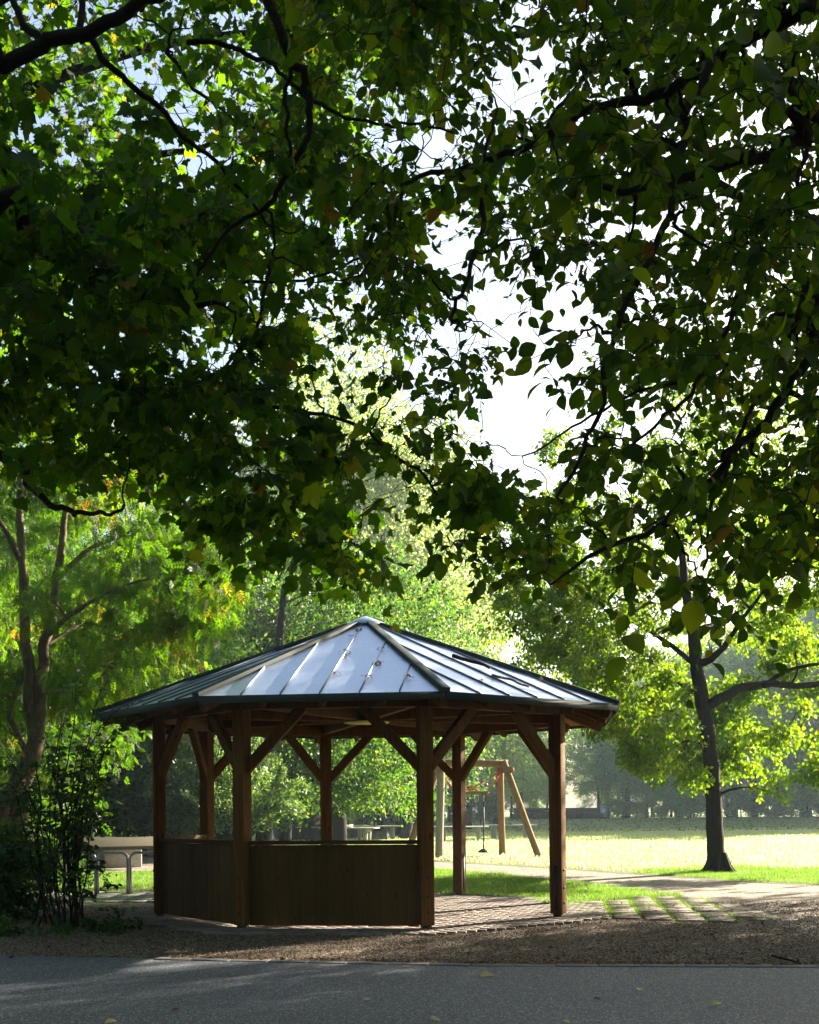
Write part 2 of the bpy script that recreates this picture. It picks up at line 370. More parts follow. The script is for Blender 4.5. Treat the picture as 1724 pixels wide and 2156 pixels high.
def m_turf():
    m, nt, out = mat('turf'); v = mapping(nt, (1, 1, 1))
    n = noise(nt, .25, 5, .65, v); n2 = noise(nt, 9, 6, .75, v); n3 = noise(nt, 70, 3, .7, v)
    a = ramp(nt, mix(nt, .5, n, n2), [(.3, (.09, .15, .025)), (.55, (.14, .20, .04)), (.75, (.20, .23, .07))])
    a = mix(nt, .6, a, ramp(nt, n3, [(.3, (.5, .5, .5)), (.7, (1.4, 1.4, 1.4))]), 'MULTIPLY')
    pbr(nt, out, a, .85, 0, .2, bump(nt, mix(nt, .5, n2, n3), .8, .04)); return m
M['turf'] = m_turf()
M['paver'] = plain('brick_paver', (.12, .10, .095), (.20, .175, .165), 25, .85, 0, .3, .4)
def island(m, lo, hi):
    nt = m.node_tree; p = [n for n in nt.nodes if n.type == 'BSDF_PRINCIPLED'][0]
    src = p.inputs['Base Color'].links[0].from_socket; g = nt.nodes.new('ShaderNodeNewGeometry')
    nt.links.new(mix(nt, 1.0, src, ramp(nt, g.outputs['Random Per Island'], [(0, lo), (1, hi)]), 'MULTIPLY'), p.inputs['Base Color'])
island(M['paver'], (.7, .68, .66), (1.2, 1.18, 1.15))
M['kerb'] = plain('kerb_concrete', (.085, .085, .09), (.14, .14, .145), 30, .85, 0, .3, .4); island(M['kerb'], (.85,)*3, (1.1,)*3)
M['chip'] = plain('wood_chip', (.10, .075, .055), (.20, .16, .12), 30, .9, 0, .2, .2)
island(M['chip'], (.3, .26, .22), (2.2, 2.2, 2.2))

# ------------------------------------------------------------------ ground
rng = np.random.default_rng(5)
def sheet(name, poly, z, m, kind='structure', jag=0.0, step=0.4):
    P = []
    n = len(poly)
    for i in range(n):
        a = np.array(poly[i][:2], float); b = np.array(poly[(i+1) % n][:2], float)
        k = max(1, int(min(np.linalg.norm(b-a)/step, 400))) if jag else 1
        for t in np.arange(k)/k: P.append(a+(b-a)*t+(rng.normal(0, jag, 2) if jag else 0))
    mb = MB(); mb.add([(x, y, z) for x, y in P], [tuple(range(len(P)))])
    o = mb.build(name, m)
    if o.data.polygons[0].normal.z < 0: o.data.flip_normals()
    return tag(o, kind=kind)
sheet('ground', [(-395, -40), (395, -40), (395, 395), (-395, 395)], 0, M['turf'])
# bare gravelly soil round the shelter and the sweep of the path
soil = [gr(-900, 2012)[:2], gr(0, 2010)[:2], gr(500, 2024)[:2], gr(1000, 2034)[:2], gr(1724, 2038)[:2], (14, 10.5), (14, 16), gr(1900, 1868)[:2],
        gr(1724, 1863)[:2], gr(1560, 1856)[:2], gr(1480, 1850)[:2], gr(1330, 1838)[:2], gr(1150, 1826)[:2], gr(1000, 1818)[:2], gr(912, 1812)[:2],
        gr(700, 1812)[:2], gr(330, 1812)[:2], gr(150, 1800)[:2], gr(-200, 1800)[:2], (-22, 30), (-22, 12)]
sheet('soil', soil, .004, M['soil'], jag=.07, step=.35)
pathp = [gr(912, 1815)[:2], gr(1000, 1820)[:2], gr(1150, 1829)[:2], gr(1330, 1842)[:2], gr(1480, 1854)[:2], gr(1724, 1868)[:2], (14, 17), (14, 13.2), gr(1724, 1975)[:2], gr(1640, 1945)[:2],
         gr(1600, 1925)[:2], gr(1430, 1885)[:2], gr(1330, 1872)[:2], gr(1200, 1860)[:2], gr(1050, 1842)[:2], gr(912, 1832)[:2], gr(700, 1828)[:2], gr(700, 1814)[:2]]
sheet('path', pathp, .008, M['path'], jag=.05, step=.3)
strip = [gr(640, 1832)[:2], gr(912, 1830)[:2], gr(1050, 1842)[:2], gr(1200, 1861)[:2], gr(1330, 1873)[:2], gr(1440, 1887)[:2], gr(1350, 1893)[:2],
         gr(1240, 1903)[:2], gr(1180, 1915)[:2], gr(1100, 1893)[:2], gr(912, 1886)[:2], gr(640, 1884)[:2]]
sheet('grass_verge', strip, .012, M['turf'], jag=.05, step=.25)
lstrip = [gr(-250, 1834)[:2], gr(150, 1836)[:2], gr(340, 1836)[:2], gr(420, 1868)[:2], gr(330, 1872)[:2], gr(120, 1880)[:2], gr(-250, 1880)[:2]]
sheet('grass_verge', lstrip, .012, M['turf'], jag=.05, step=.25)
sheet('road', [(-60, -38), (60, -38), (60, 10.2), (14, 10.62), gr(1724, 2039)[:2], gr(1000, 2036)[:2], gr(500, 2026)[:2], gr(0, 2012)[:2], (-9, 12.9), (-60, 20)], .012, M['asphalt'])
def bank_z(Y): 
    t = min(1., max(0., (Y-70)/30.)); return .02+.43*t*t*(3-2*t)
mb = MB(); ys = list(np.linspace(70, 101, 22))+[160]; V = [(x, y, bank_z(y)-(.03 if y == 70 else 0)) for y in ys for x in (-90, 110)]
mb.add(V, [(2*i, 2*i+1, 2*i+3, 2*i+2) for i in range(len(ys)-1)]); tag(mb.build('bank', M['turf'], smooth=True), kind='structure')
# kerb stones, flush edging along the road
mb = MB(); edge = np.array([(*gr(330, 2021)[:2],), (*gr(500, 2025)[:2],), (*gr(1000, 2035)[:2],), (*gr(1724, 2038)[:2],), (14, 10.64)])
seg = np.linalg.norm(np.diff(edge, axis=0), axis=1); cum = np.concatenate([[0], np.cumsum(seg)])
s_ = 0.0
while s_ < cum[-1]-.5:
    L = .40
    a = np.array([np.interp(s_, cum, edge[:, 0]), np.interp(s_, cum, edge[:, 1])]); b = np.array([np.interp(s_+L-.012, cum, edge[:, 0]), np.interp(s_+L-.012, cum, edge[:, 1])])
    mb.bar((*a, -.03+rng.normal(0, .002)), (*b, -.03+rng.normal(0, .002)), .155, .1); s_ += L
tag(mb.build('kerb', M['kerb'], bevel=.006), kind='structure')

# ------------------------------------------------------------------ the octagonal shelter
PC = np.array([-.6591, 17.0248]); PR = 3.0; A0 = -2.0788; RR = 3.84; HE = 2.853; HA = 4.275
def pa(i, r=PR, off=0.0):
    a = A0+i*math.pi/4+off; return np.array([r*math.cos(a), r*math.sin(a)])
pav = empty('pavilion', (*PC, 0))
tag(pav, 'octagonal timber shelter with pale sheet metal roof and boarded half walls beside the road', 'shelter')
def ang(i): return A0+i*math.pi/4
PW = .17; ZB = 2.75
for i in range(8):
    a = ang(i); p = pa(i); ax = np.array([(math.cos(a), math.sin(a), 0), (-math.sin(a), math.cos(a), 0), (0, 0, 1)])
    mb = MB()
    # a built-up post: core with two proud battens, as the grooves show
    mb.box((0, 0, (ZB+.07)/2), (PW, PW-.05, ZB-.07), ax)
    mb = MB(); mb.box((0, 0, (ZB+.07)/2), (PW*.62, PW-.006, ZB-.072), ax)
    for s in (-1, 1): mb.box(np.array((math.cos(a), math.sin(a), 0))*s*PW*.405+np.array((0, 0, (ZB+.07)/2)), (PW*.19, PW, ZB-.07), ax)
    post = mb.build('post', M['wood'], pav, (*p, 0), bevel=.006)
    MB().box((0, 0, .04), (.11, .11, .08), ax).build('foot', M['black_steel'], post)
    sd_ = np.array((math.sin(a), -math.cos(a), 0))
    MB().box(sd_*(PW/2+.001)+np.array((0, 0, .42)), (.055, .014, .60), ax).build('steel_plate', M['black_steel'], post)
    o_ = np.array((math.cos(a), math.sin(a), 0))
    for s in (-1, 1):
        for z in (.22, .42, .66):
            c = o_*s*PW/2+np.array((0, 0, z)); MB().tube([c, c+o_*s*.012], .016, 8).build('bolt', M['black_steel'], post)
for i in range(8):
    a, b = pa(i), pa(i+1); d = nrm(b-a); mid = (a+b)/2; n_ = nrm(mid)
    # ring beam
    e = d*.0
    MB().bar((*(a-e), ZB+.10), (*(b+e), ZB+.10), .12, .20).build('ring_beam', M['wood'], pav, bevel=.004)
    for q, dd in ((a, d), (b, -d)):
        f = np.array((*(q+dd*.05), 2.00)); t = np.array((*(q+dd*.78), ZB+.02))
        MB().bar(f, t, .09, .135).build('brace', M['wood'], pav, bevel=.006)
# radial ties and centre plate
for i in range(8):
    p = pa(i); MB().bar((*(p*.985), ZB+.12), (*(p*.04), ZB+.12), .10, .16).build('tie_beam', M['wood'], pav, bevel=.004)
mb = MB(); mb.prism([(math.cos(ang(k)+.39)*.34, math.sin(ang(k)+.39)*.34) for k in range(8)], ZB+.015, ZB+.035); mb.build('centre_plate', M['yellow_metal'], pav)
mb = MB(); mb.tube([(0, 0, ZB+.04), (0, 0, HA-.2)], .08, 8); mb.build('king_post', M['wood'], pav)
# rafters
SL = (HA-HE)/RR
for i in range(8):
    a = ang(i); u = np.array((math.cos(a), math.sin(a)))
    MB().bar((*(u*(RR-.07)), HA-SL*(RR-.07)-.125), (*(u*.1), HA-SL*.1-.125), .09, .17).build('hip_rafter', M['wood'], pav, bevel=.004)
    am = a+math.pi/8; um = np.array((math.cos(am), math.sin(am))); RM = RR*math.cos(math.pi/8); SM = (HA-HE)/RM
    MB().bar((*(um*(RM-.06)), HA-SM*(RM-.06)-.115), (*(um*.2), HA-SM*.2-.115), .07, .14).build('rafter', M['wood'], pav, bevel=.004)
    t_ = np.array((-um[1], um[0]))
    for s in (-1, 1):
        r0 = RM-.06; k = .72; off_ = s*k
        r1 = abs(off_)/math.tan(math.pi/8)+.08
        MB().bar((*(um*r0+t_*off_), HA-SM*r0-.115), (*(um*r1+t_*off_), HA-SM*r1-.115), .06, .13).build('rafter', M['wood'], pav, bevel=.004)
# boarding and metal skin, seams, caps, fascia
for i in range(8):
    a = pa(i, RR); b = pa(i+1, RR); n_ = nrm((a+b)/2); t_ = nrm(b-a); RM = np.linalg.norm((a+b)/2); SM = (HA-HE)/RM
    A3, B3, T3 = np.array((*a, HE)), np.array((*b, HE)), np.array((0, 0, HA))
    dn = np.array((0, 0, -.045)); dn0 = np.array((0, 0, -.015))
    mb = MB(); mb.add([A3+dn0, B3+dn0, T3+dn0, A3+dn, B3+dn, T3+dn], [(0, 1, 2), (5, 4, 3), (3, 4, 1, 0), (4, 5, 2, 1), (5, 3, 0, 2)])
    mb.build('roof_boarding', M['wood_dark'], pav)
    # metal skin, slightly dished between the seams
    mb = MB(); hw = np.linalg.norm(b-a)/2; ks = [-hw]+[k*.47 for k in range(-2, 3)]+[hw]
    Nn = np.array((*(n_*SM), 1.0)); Nn /= np.linalg.norm(Nn)
    def onroof(s, r): return np.array((*(n_*r+t_*s), HA-SM*r))
    for q in range(len(ks)-1):
        s0, s1 = ks[q], ks[q+1]; m_ = 6
        g = []
        for k in range(m_+1):
            s = s0+(s1-s0)*k/m_; rt = abs(s)/math.tan(math.pi/8); dip = -.006*math.sin(math.pi*k/m_)
            for j in range(9):
                r = RM+.02+(rt-RM-.02)*j/8
                g.append(onroof(s, r)+Nn*(dip*math.sin(min(1, j/2)*math.pi/2)+.003+.0035*math.sin(3.1*j+2.2*q+i)*math.sin(math.pi*k/m_)))
        F = [(k*9+j, k*9+j+1, (k+1)*9+j+1, (k+1)*9+j) for k in range(m_) for j in range(8)]
        mb.add(g, F)
    sk = mb.build('roof_sheet', M['roof'], pav, smooth=True)
    mb = MB()
    for k in range(-2, 3):
        s = k*.47; rt = abs(s)/math.tan(math.pi/8)+.10
        mb.bar(onroof(s, RM+.02)+Nn*.012, onroof(s, rt)+Nn*.012, .009, .026, Nn)
    mb.build('seam', M['seam'], sk)
    # hip cap
    hN = np.array((math.cos(ang(i))*SL, math.sin(ang(i))*SL, 1)); hN /= np.linalg.norm(hN)
    u = np.array((math.cos(ang(i)), math.sin(ang(i))))
    MB().bar(np.array((*(u*(RR+.035)), HE-SL*.035))+hN*.028, np.array((*(u*.2), HA-SL*.2))+hN*.024, .105, .052, hN).build('hip_cap', M['trim'], pav, bevel=.004)
    # fascia
    f0 = np.array((*a, HE-.045))+np.array((*(n_*.012), 0)); f1 = np.array((*b, HE-.045))+np.array((*(n_*.012), 0))
    MB().bar(f0, f1, .022, .088).build('fascia', M['trim'], pav)
mb = MB(); q = [(math.cos(ang(k))*.30, math.sin(ang(k))*.30, HA-SL*.30+.062) for k in range(8)]+[(0, 0, HA+.075)]
q2 = [(x*1.03, y*1.03, z-.03) for x, y, z in q[:8]]
mb.add(q+q2, [(k, (k+1) % 8, 8) for k in range(8)]+[(9+k, 9+(k+1) % 8, (k+1) % 8, k) for k in range(8)])
mb.build('roof_cap', M['roof'], pav)
# half walls: between posts 6-7 , 7-0 , 0-1
for i in (6, 7, 0):
    a, b = pa(i), pa(i+1); d = nrm(b-a); L = np.linalg.norm(b-a); n_ = nrm((a+b)/2)
    mb = MB(); x = .087; k = 0
    while x < L-.09:
        wd = min(.165, L-.087-x); c = a+d*(x+wd/2)
        mb.box((*c, .06+.5), (wd-.0015, .024+.001*(k % 2), 1.0), np.array([(*d, 0), (*n_, 0), (0, 0, 1)])); x += wd; k += 1
    wl = mb.build('half_wall', M['wood_dark'], pav, bevel=.002)
    MB().bar((*(a+d*.087), 1.09), (*(b-d*.087), 1.09), .075, .05).build('top_rail', M['wood_dark'], wl, bevel=.004)
    mb = MB()
    for z in (.2, .9): mb.bar((*(a+d*.087-n_*.035), z), (*(b-d*.087-n_*.035), z), .045, .08)
    mb.build('rail', M['wood_dark'], wl)

# paved floor: bricks clipped to a slightly larger octagon
def in_oct(x, y, r):
    return all((x*math.cos(ang(k)+math.pi/8)+y*math.sin(ang(k)+math.pi/8)) < r*math.cos(math.pi/8) for k in range(8))
mb = MB(); ca, sa = math.cos(R(-14)), math.sin(R(-14)); ax = np.array([(ca, sa, 0), (-sa, ca, 0), (0, 0, 1)])
for r_ in range(-38, 39):
    for c_ in range(-19, 20):
        lx = c_*.204+(.102 if r_ % 2 else 0); ly = r_*.104
        x = lx*ca-ly*sa; y = lx*sa+ly*ca
        if in_oct(x, y, 3.62):
            tl = ax+rng.normal(0, .004, (3, 3))
            mb.box((PC[0]+x, PC[1]+y, .002+rng.normal(0, .002)), (.197, .097, .06), tl)
tag(mb.build('paving', M['paver'], bevel=0), kind='structure')
# grass pavers leading off to the right
mb = MB(); gp = [gr(1200, 1897)[:2], gr(1430, 1886)[:2], gr(1600, 1940)[:2], gr(1500, 1944)[:2], gr(1240, 1932)[:2], gr(1190, 1915)[:2]]
def inpoly(x, y, P):
    c = False; n = len(P); j = n-1
    for i in range(n):
        if (P[i][1] > y) != (P[j][1] > y) and x < (P[j][0]-P[i][0])*(y-P[i][1])/(P[j][1]-P[i][1])+P[i][0]: c = not c
        j = i
    return c
joints = []
ca, sa = math.cos(R(-7)), math.sin(R(-7)); ax = np.array([(ca, sa, 0), (-sa, ca, 0), (0, 0, 1)])
for c_ in range(-4, 14):
    for r_ in range(-12, 36):
        lx = c_*.40; ly = r_*.135
        x = 2.4+lx*ca-ly*sa; y = 14.9+lx*sa+ly*ca
        if inpoly(x, y, gp):
            mb.box((x, y, .0+rng.normal(0, .003)), (.335, .118, .05), ax+rng.normal(0, .006, (3, 3)))
            joints.append((x, y))
tag(mb.build('paving', M['paver']), kind='structure')
# slabs under the cycle stands
mb = MB()
for c_ in range(-14, 12):
    for r_ in range(0, 6):
        x = -4.6+c_*.42; y = 19.0+r_*.42
        mb.box((x, y, -.005+rng.normal(0, .002)), (.40, .40, .05))
tag(mb.build('paving', M['kerb']), kind='structure')

# ------------------------------------------------------------------ vegetation
def skeleton_branches(tb, skel, srad, targets, rng, rmax=.06, rend=.006, sides=6, droop=0.0, wobble=.06):
    """join every target to the nearest part of the skeleton with a bent, tapering branch"""
    skel = list(skel); srad = list(srad); ends = []
    S = np.array(skel); Rr = np.array(srad)
    base = S[0]; order = np.argsort(np.min(np.linalg.norm(S[:, None]-targets[None], axis=2), axis=0))
    for i in order:
        t = targets[i]; d = np.linalg.norm(S-t, axis=1)+np.maximum(0, S[:, 2]-t[2]+.0)*(.9-droop)
        j = int(np.argmin(d)); a = S[j]; L = np.linalg.norm(t-a)
        if L < .05: continue
        m1 = a+(t-a)*.35+np.array((0, 0, .10*L))+rng.normal(0, .05*L, 3); m2 = a+(t-a)*.7+np.array((0, 0, .10*L))+rng.normal(0, .05*L, 3)
        P = wob(smooth_path([a, m1, m2, t], 4), rng, wobble*min(L, 1)*.3)
        r0 = min(Rr[j]*.7, rmax, .012+.022*L)
        r0 = max(r0, rend); rr = np.linspace(r0, rend, len(P))
        tb.tube(P, rr, sides, cap=False)
        S = np.vstack([S, P[2:]]); Rr = np.concatenate([Rr, rr[2:]])
    return S

def clump_leaves(mb, tpl, cen, rng, twigs, per, cr, size, flat=.7, hang=.5, spread=.09, updown=.7, svar=.3, wmul=None, pr=False):
    n = len(cen)
    tw = np.repeat(cen, twigs, 0); off = nrm(rng.normal(0, 1, tw.shape))*(rng.random((len(tw), 1))**.45)*cr*rng.uniform(.6, 1.25, (len(tw), 1)); off[:, 2] *= flat
    tw = tw+off; ax = nrm(off+rng.normal(0, .35*cr, tw.shape)+np.array((0, 0, -.15*cr)))
    p = np.repeat(tw, per, 0); a = np.repeat(ax, per, 0); k = rng.random((len(p), 1))
    p = p+a*(k-.3)*cr*.55+rng.normal(0, spread, p.shape)
    la = nrm(a*.6+rng.normal(0, .6, p.shape)+np.array((0, 0, -hang)))
    nn = nrm(rng.normal(0, .6, p.shape)+np.array((0, 0, updown)))
    rnd = None
    if tpl is PINN:
        cl = np.repeat(rng.random(n)**1.3, twigs*per); rnd = np.clip(cl*.55+rng.random(len(p))*.5, 0, 1)
    leaves(mb, tpl, p, la, nn, size*rng.uniform(1-svar, 1+svar, len(p)), wmul, rnd)

def ellipsoid_targets(rng, n, c, r, shell=.55, lower=-1.0):
    d = nrm(rng.normal(0, 1, (n*3, 3))); d = d[d[:, 2] > lower][:n]
    q = (shell+(1-shell)*rng.random((len(d), 1))**.7)
    lump = 1+.16*np.sin(d[:, :1]*5+c[0])+.13*np.sin(d[:, 1:2]*6+2+c[1])+.1*np.sin(d[:, 2:]*7)
    return np.asarray(c)+d*q*lump*np.asarray(r)

def make_tree(kind, trunk, trad, targets, rng, tpl, lmat, twigs, per, cr, size, bmat='bark', limbs=(), loc=(0, 0, 0), extra=(), flat=.7, hang=.5, spread=.09, droop=0., rmax=.10, sides=8, rend=.008):
    """thing > trunk, crown. Paths are local to loc."""
    root = empty(kind, loc); L = np.asarray(loc, float)
    tb = MB(); tp = smooth_path(np.asarray(trunk, float)-L, 5); tr = np.interp(np.linspace(0, 1, len(tp)), np.linspace(0, 1, len(trad)), trad)
    tp = wob(tp, rng, trad[0]*.12); tb.tube(tp, tr, 14); S = [*tp]; SR = [*tr]
    for P, a, b in limbs:
        q = wob(smooth_path(np.asarray(P, float)-L, 5), rng, a*.2); rr = np.linspace(a, b, len(q)); tb.tube(q, rr, 10); S += [*q]; SR += [*rr]
    tg = np.asarray(targets, float)-L
    skeleton_branches(tb, np.array(S)[3:], np.array(SR)[3:], tg, rng, rmax=rmax, droop=droop, sides=sides-2, rend=rend)
    tb.build('trunk', M[bmat], root, smooth=True)
    lb = MB(); clump_leaves(lb, tpl, tg, rng, twigs, per, cr, size, flat, hang, spread)
    for e in extra: e(lb)
    lb.build('crown', M[lmat], root, uv=(tpl is PINN))
    return root

VEG = 1.0      # density factor while testing
def Nn_(x): return max(3, int(x*VEG))

# --- the lime tree standing on the edge of the meadow
rng = np.random.default_rng(11)
YT = 28.3; b0 = gr(1512, 1836); YT = b0[1]
def aT(x, y, dy=0): return at(x, y, YT+dy)
trunk = [aT(1512, 1836), aT(1508, 1800), aT(1503, 1700), aT(1497, 1620), aT(1489, 1540), aT(1474, 1450), aT(1463, 1380), aT(1452, 1300), aT(1440, 1200), aT(1428, 1080), aT(1430, 940)]
trunk[0][2] = -.1
limbs = [([aT(1490, 1485), aT(1540, 1458, .2), aT(1590, 1445, .3), aT(1650, 1442, .5), aT(1730, 1440, .4), aT(1830, 1420, .2)], .13, .05),
         ([aT(1610, 1445, .3), aT(1640, 1420, 0), aT(1690, 1403, -.4), aT(1760, 1395, -.8)], .06, .03),
         ([aT(1468, 1400), aT(1500, 1385, -.3), aT(1530, 1355, -.5), aT(1560, 1310, -.9), aT(1610, 1240, -1)], .10, .03),
         ([aT(1457, 1335), aT(1500, 1318, .5), aT(1540, 1300, 1.2), aT(1620, 1230, 2)], .11, .03),
         ([aT(1480, 1470), aT(1430, 1440, 1), aT(1370, 1440, 2), aT(1300, 1480, 2.6)], .05, .02),
         ([aT(1465, 1400), aT(1400, 1350, 1), aT(1310, 1300, 1.3), aT(1210, 1290, 1.5)], .07, .02),
         ([aT(1445, 1240), aT(1360, 1150, -.5), aT(1260, 1110, -1)], .07, .02)]
tg = ellipsoid_targets(rng, Nn_(330), aT(1465, 1210)+np.array((0, .8, 0)), (4.4, 4.6, 4.6), .45)
hem = []
for k in range(Nn_(75)): hem.append(aT(rng.uniform(1030, 1320), rng.uniform(1130, 1420), rng.uniform(-1.5, 2.5)))
for k in range(Nn_(150)):      # drooping lower hem left and right of the trunk
    px = rng.choice([rng.uniform(1275, 1500), rng.uniform(1480, 1700), rng.uniform(1150, 1400)])
    lo = np.interp(px, [1150, 1200, 1250, 1290, 1330, 1400, 1470, 1520, 1600, 1660, 1700], [1390, 1420, 1460, 1560, 1615, 1640, 1655, 1640, 1620, 1560, 1500])
    hem.append(aT(px, lo-abs(rng.normal(0, 95))-8, rng.uniform(-2.6, 2.6)))
for k in range(Nn_(70)): hem.append(aT(rng.uniform(1560, 1900), rng.uniform(1380, 1600), rng.uniform(-1.5, 2)) if k % 3 else aT(rng.uniform(1690, 1850), rng.uniform(1560, 1650), rng.uniform(-1, 1)))
tg = np.vstack([tg, hem])
tg = tg[[not (1480 < 862+p[0]*FPX/p[1] < 1600 and 1290 < HOR-(p[2]-1.5)*FPX/p[1] < 1440 and rng.random() < .85) for p in tg]]
def tx_(py): return np.interp(py, [1080, 1300, 1450, 1540, 1700, 1836], [1428, 1452, 1474, 1489, 1503, 1512])
keep = []
for p in tg:
    qx, qy = 862+p[0]*FPX/p[1], HOR-(p[2]-1.5)*FPX/p[1]
    if abs(qx-tx_(qy)) < 85 and qy > 1130 and p[1] < YT+.9:
        p = p*1.; 
        if rng.random() < .8: p = p+(0, 1.2+(YT-p[1]), 0)
    if 1540 < qx < 1900 and 1385 < qy < 1470 and p[1] < YT+1.2: p = p+(0, 1.5+(YT-p[1]), 0)
    if 1570 < qx < 1900 and 1462 < qy < 1530 and rng.random() < .85: continue
    if qx > 1600 and 1475 < qy < 1600 and rng.random() < .8: continue
    keep.append(p)
tg = np.array(keep)
t1 = make_tree('lime_tree', trunk, [.25, .205, .185, .18, .17, .16, .15, .13, .09, .06, .03], tg, rng, SMALL, 'lime', 13, 14, .38, .085, 'bark', limbs, b0*[1, 1, 0], hang=.7, spread=.06, droop=.7, rmax=.05)
mb = MB(); g = np.random.default_rng(12)
for k in range(7):
    a = k*.9+g.uniform(-.2, .2); c, s_q = math.cos(a), math.sin(a); mb.tube(smooth_path([(c*.12, s_q*.12, .42), (c*.22, s_q*.22, .18), (c*.31, s_q*.31, .04), (c*.46, s_q*.46, -.06)], 4), np.linspace(.09, .05, 13), 8)
mb.build('root_flare', M['bark'], t1, smooth=True)
tag(t1, 'dark trunked lime tree with low hanging sunlit leaves standing alone on the meadow', 'tree')

# --- prototypes for the trees behind
def proto(kind, seed, H, c, r, n, twigs, per, cr, size, tr0, lm, tpl=SMALL, bm='bark', low=-1., flat=.7, lean=.3, trunk_top=.8, shell=.45, hang=.5):
    g = np.random.default_rng(seed)
    tk = [(0, 0, -.2), (g.normal(0, lean*.3), g.normal(0, lean*.3), H*.25), (g.normal(0, lean), g.normal(0, lean), H*.5), (g.normal(0, lean), g.normal(0, lean), H*trunk_top)]
    tg = ellipsoid_targets(g, Nn_(n), c, r, shell, low); tg = tg[tg[:, 2] > .3]
    return make_tree(kind, tk, [tr0, tr0*.75, tr0*.5, tr0*.15], tg, g, tpl, lm, twigs, per, cr, size, bm, (), (0, 0, 0), flat=flat, rmax=tr0*.45, sides=7, spread=cr*.22, rend=.02, hang=hang)
def place(o, loc, rz=0., s=1., label=None, sz=None):
    o.location = tuple(float(v) for v in loc); o.rotation_euler = (0, 0, rz); o.scale = (s, s, (sz or s))
    if label: o['label'] = label
    return o
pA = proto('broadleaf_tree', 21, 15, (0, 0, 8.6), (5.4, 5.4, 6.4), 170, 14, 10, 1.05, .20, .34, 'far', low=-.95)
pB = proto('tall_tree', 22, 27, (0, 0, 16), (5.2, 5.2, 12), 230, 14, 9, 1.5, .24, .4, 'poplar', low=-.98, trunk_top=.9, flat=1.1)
pC = proto('shrub', 23, 4.2, (0, 0, 1.9), (2.5, 2.2, 2.2), 80, 12, 10, .6, .13, .07, 'dark', low=-.8, shell=.3)
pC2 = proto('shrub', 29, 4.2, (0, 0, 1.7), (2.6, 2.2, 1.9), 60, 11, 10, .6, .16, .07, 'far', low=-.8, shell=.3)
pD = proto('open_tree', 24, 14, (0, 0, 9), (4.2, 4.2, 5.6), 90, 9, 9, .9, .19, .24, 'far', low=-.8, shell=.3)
pE = proto('woodland_tree', 25, 12, (0, 0, 6.6), (4.2, 4.2, 5.6), 120, 14, 10, 1.0, .17, .26, 'dark', low=-.98, shell=.3)
pF = proto('weeping_tree', 26, 11, (0, 0, 6.3), (5.2, 4.6, 5.0), 240, 16, 11, .7, .12, .32, 'mid', low=-.95, shell=.5)
pE2 = None
G_BACK = 'trees behind the shelter'
used = []
def put(p, px, Y, s, label, cat='tree', group=None, rz=None, z=0, sz=None):
    global rng
    if p not in used: o = p; used.append(p)
    else: o = copy_tree(p)
    x = (px-867)*Y/FPX
    if Y > 72: z += bank_z(Y)-.05
    place(o, (x, Y, z), rng.uniform(0, 6.28) if rz is None else rz, s, None, sz)
    tag(o, label, cat, group); return o
rng = np.random.default_rng(3)
# behind the shelter on the left, between 34 and 60 m
GL = 'leafy trees massed behind the shelter'
put(pF, 715, 47, 1.0, 'bright green weeping tree in the middle bay of the shelter behind the ping pong tables', group=GL)
put(pF, 850, 56, 1.05, 'broad drooping tree just left of the log swing frame', group=GL)
put(pE, 600, 52, 1.15, 'dark crowned tree rising behind the left slope of the shelter roof', group=GL)
put(pE, 470, 48, 1.2, 'dark tree between the rowan and the shelter roof', group=GL)
put(pE, 330, 46, 1.15, 'dark leafy tree behind the rowan, left of the shelter', group=GL)
put(pE, 180, 42, 1.0, 'dark tree filling the back beyond the curved concrete table', group=GL)
put(pE, 30, 44, 1.1, 'dark tree glimpsed between the two rowan stems', group=GL)
put(pE, -120, 40, 1.0, 'dark tree at the left edge of the photo behind the rowan', group=GL)
put(pE, 690, 64, 1.3, 'rounded tree whose crown shows just above the roof apex', group=GL)
put(pE, 840, 62, 1.1, 'small dark tree right of the roof apex', group=GL)
put(pB, 800, 68, 1.02, 'pale hazy poplar showing through the gap in the leaves above the roof', group='tall poplars in the haze')
put(pB, 660, 74, 1.18, 'tallest pale poplar, left of the gap in the leaves', group='tall poplars in the haze')
put(pB, 880, 80, .98, 'pale poplar on the right of the gap in the leaves', group='tall poplars in the haze')
put(pB, 950, 92, .86, 'shorter pale poplar seen low in the gap in the leaves', group='tall poplars in the haze')
put(pB, 740, 84, 1.15, 'pale poplar standing farthest back above the roof', group='tall poplars in the haze')
put(pD, 985, 78, .98, 'thin grey open crowned tree against white sky above the right slope of the roof', group='trees across the meadow')
put(pD, 920, 86, 1.0, 'open crowned tree just right of the poplars', group='trees across the meadow')
put(pA, 1045, 83, .80, 'dense hazy tree with a thick trunk behind the log swing frame', group='trees across the meadow')
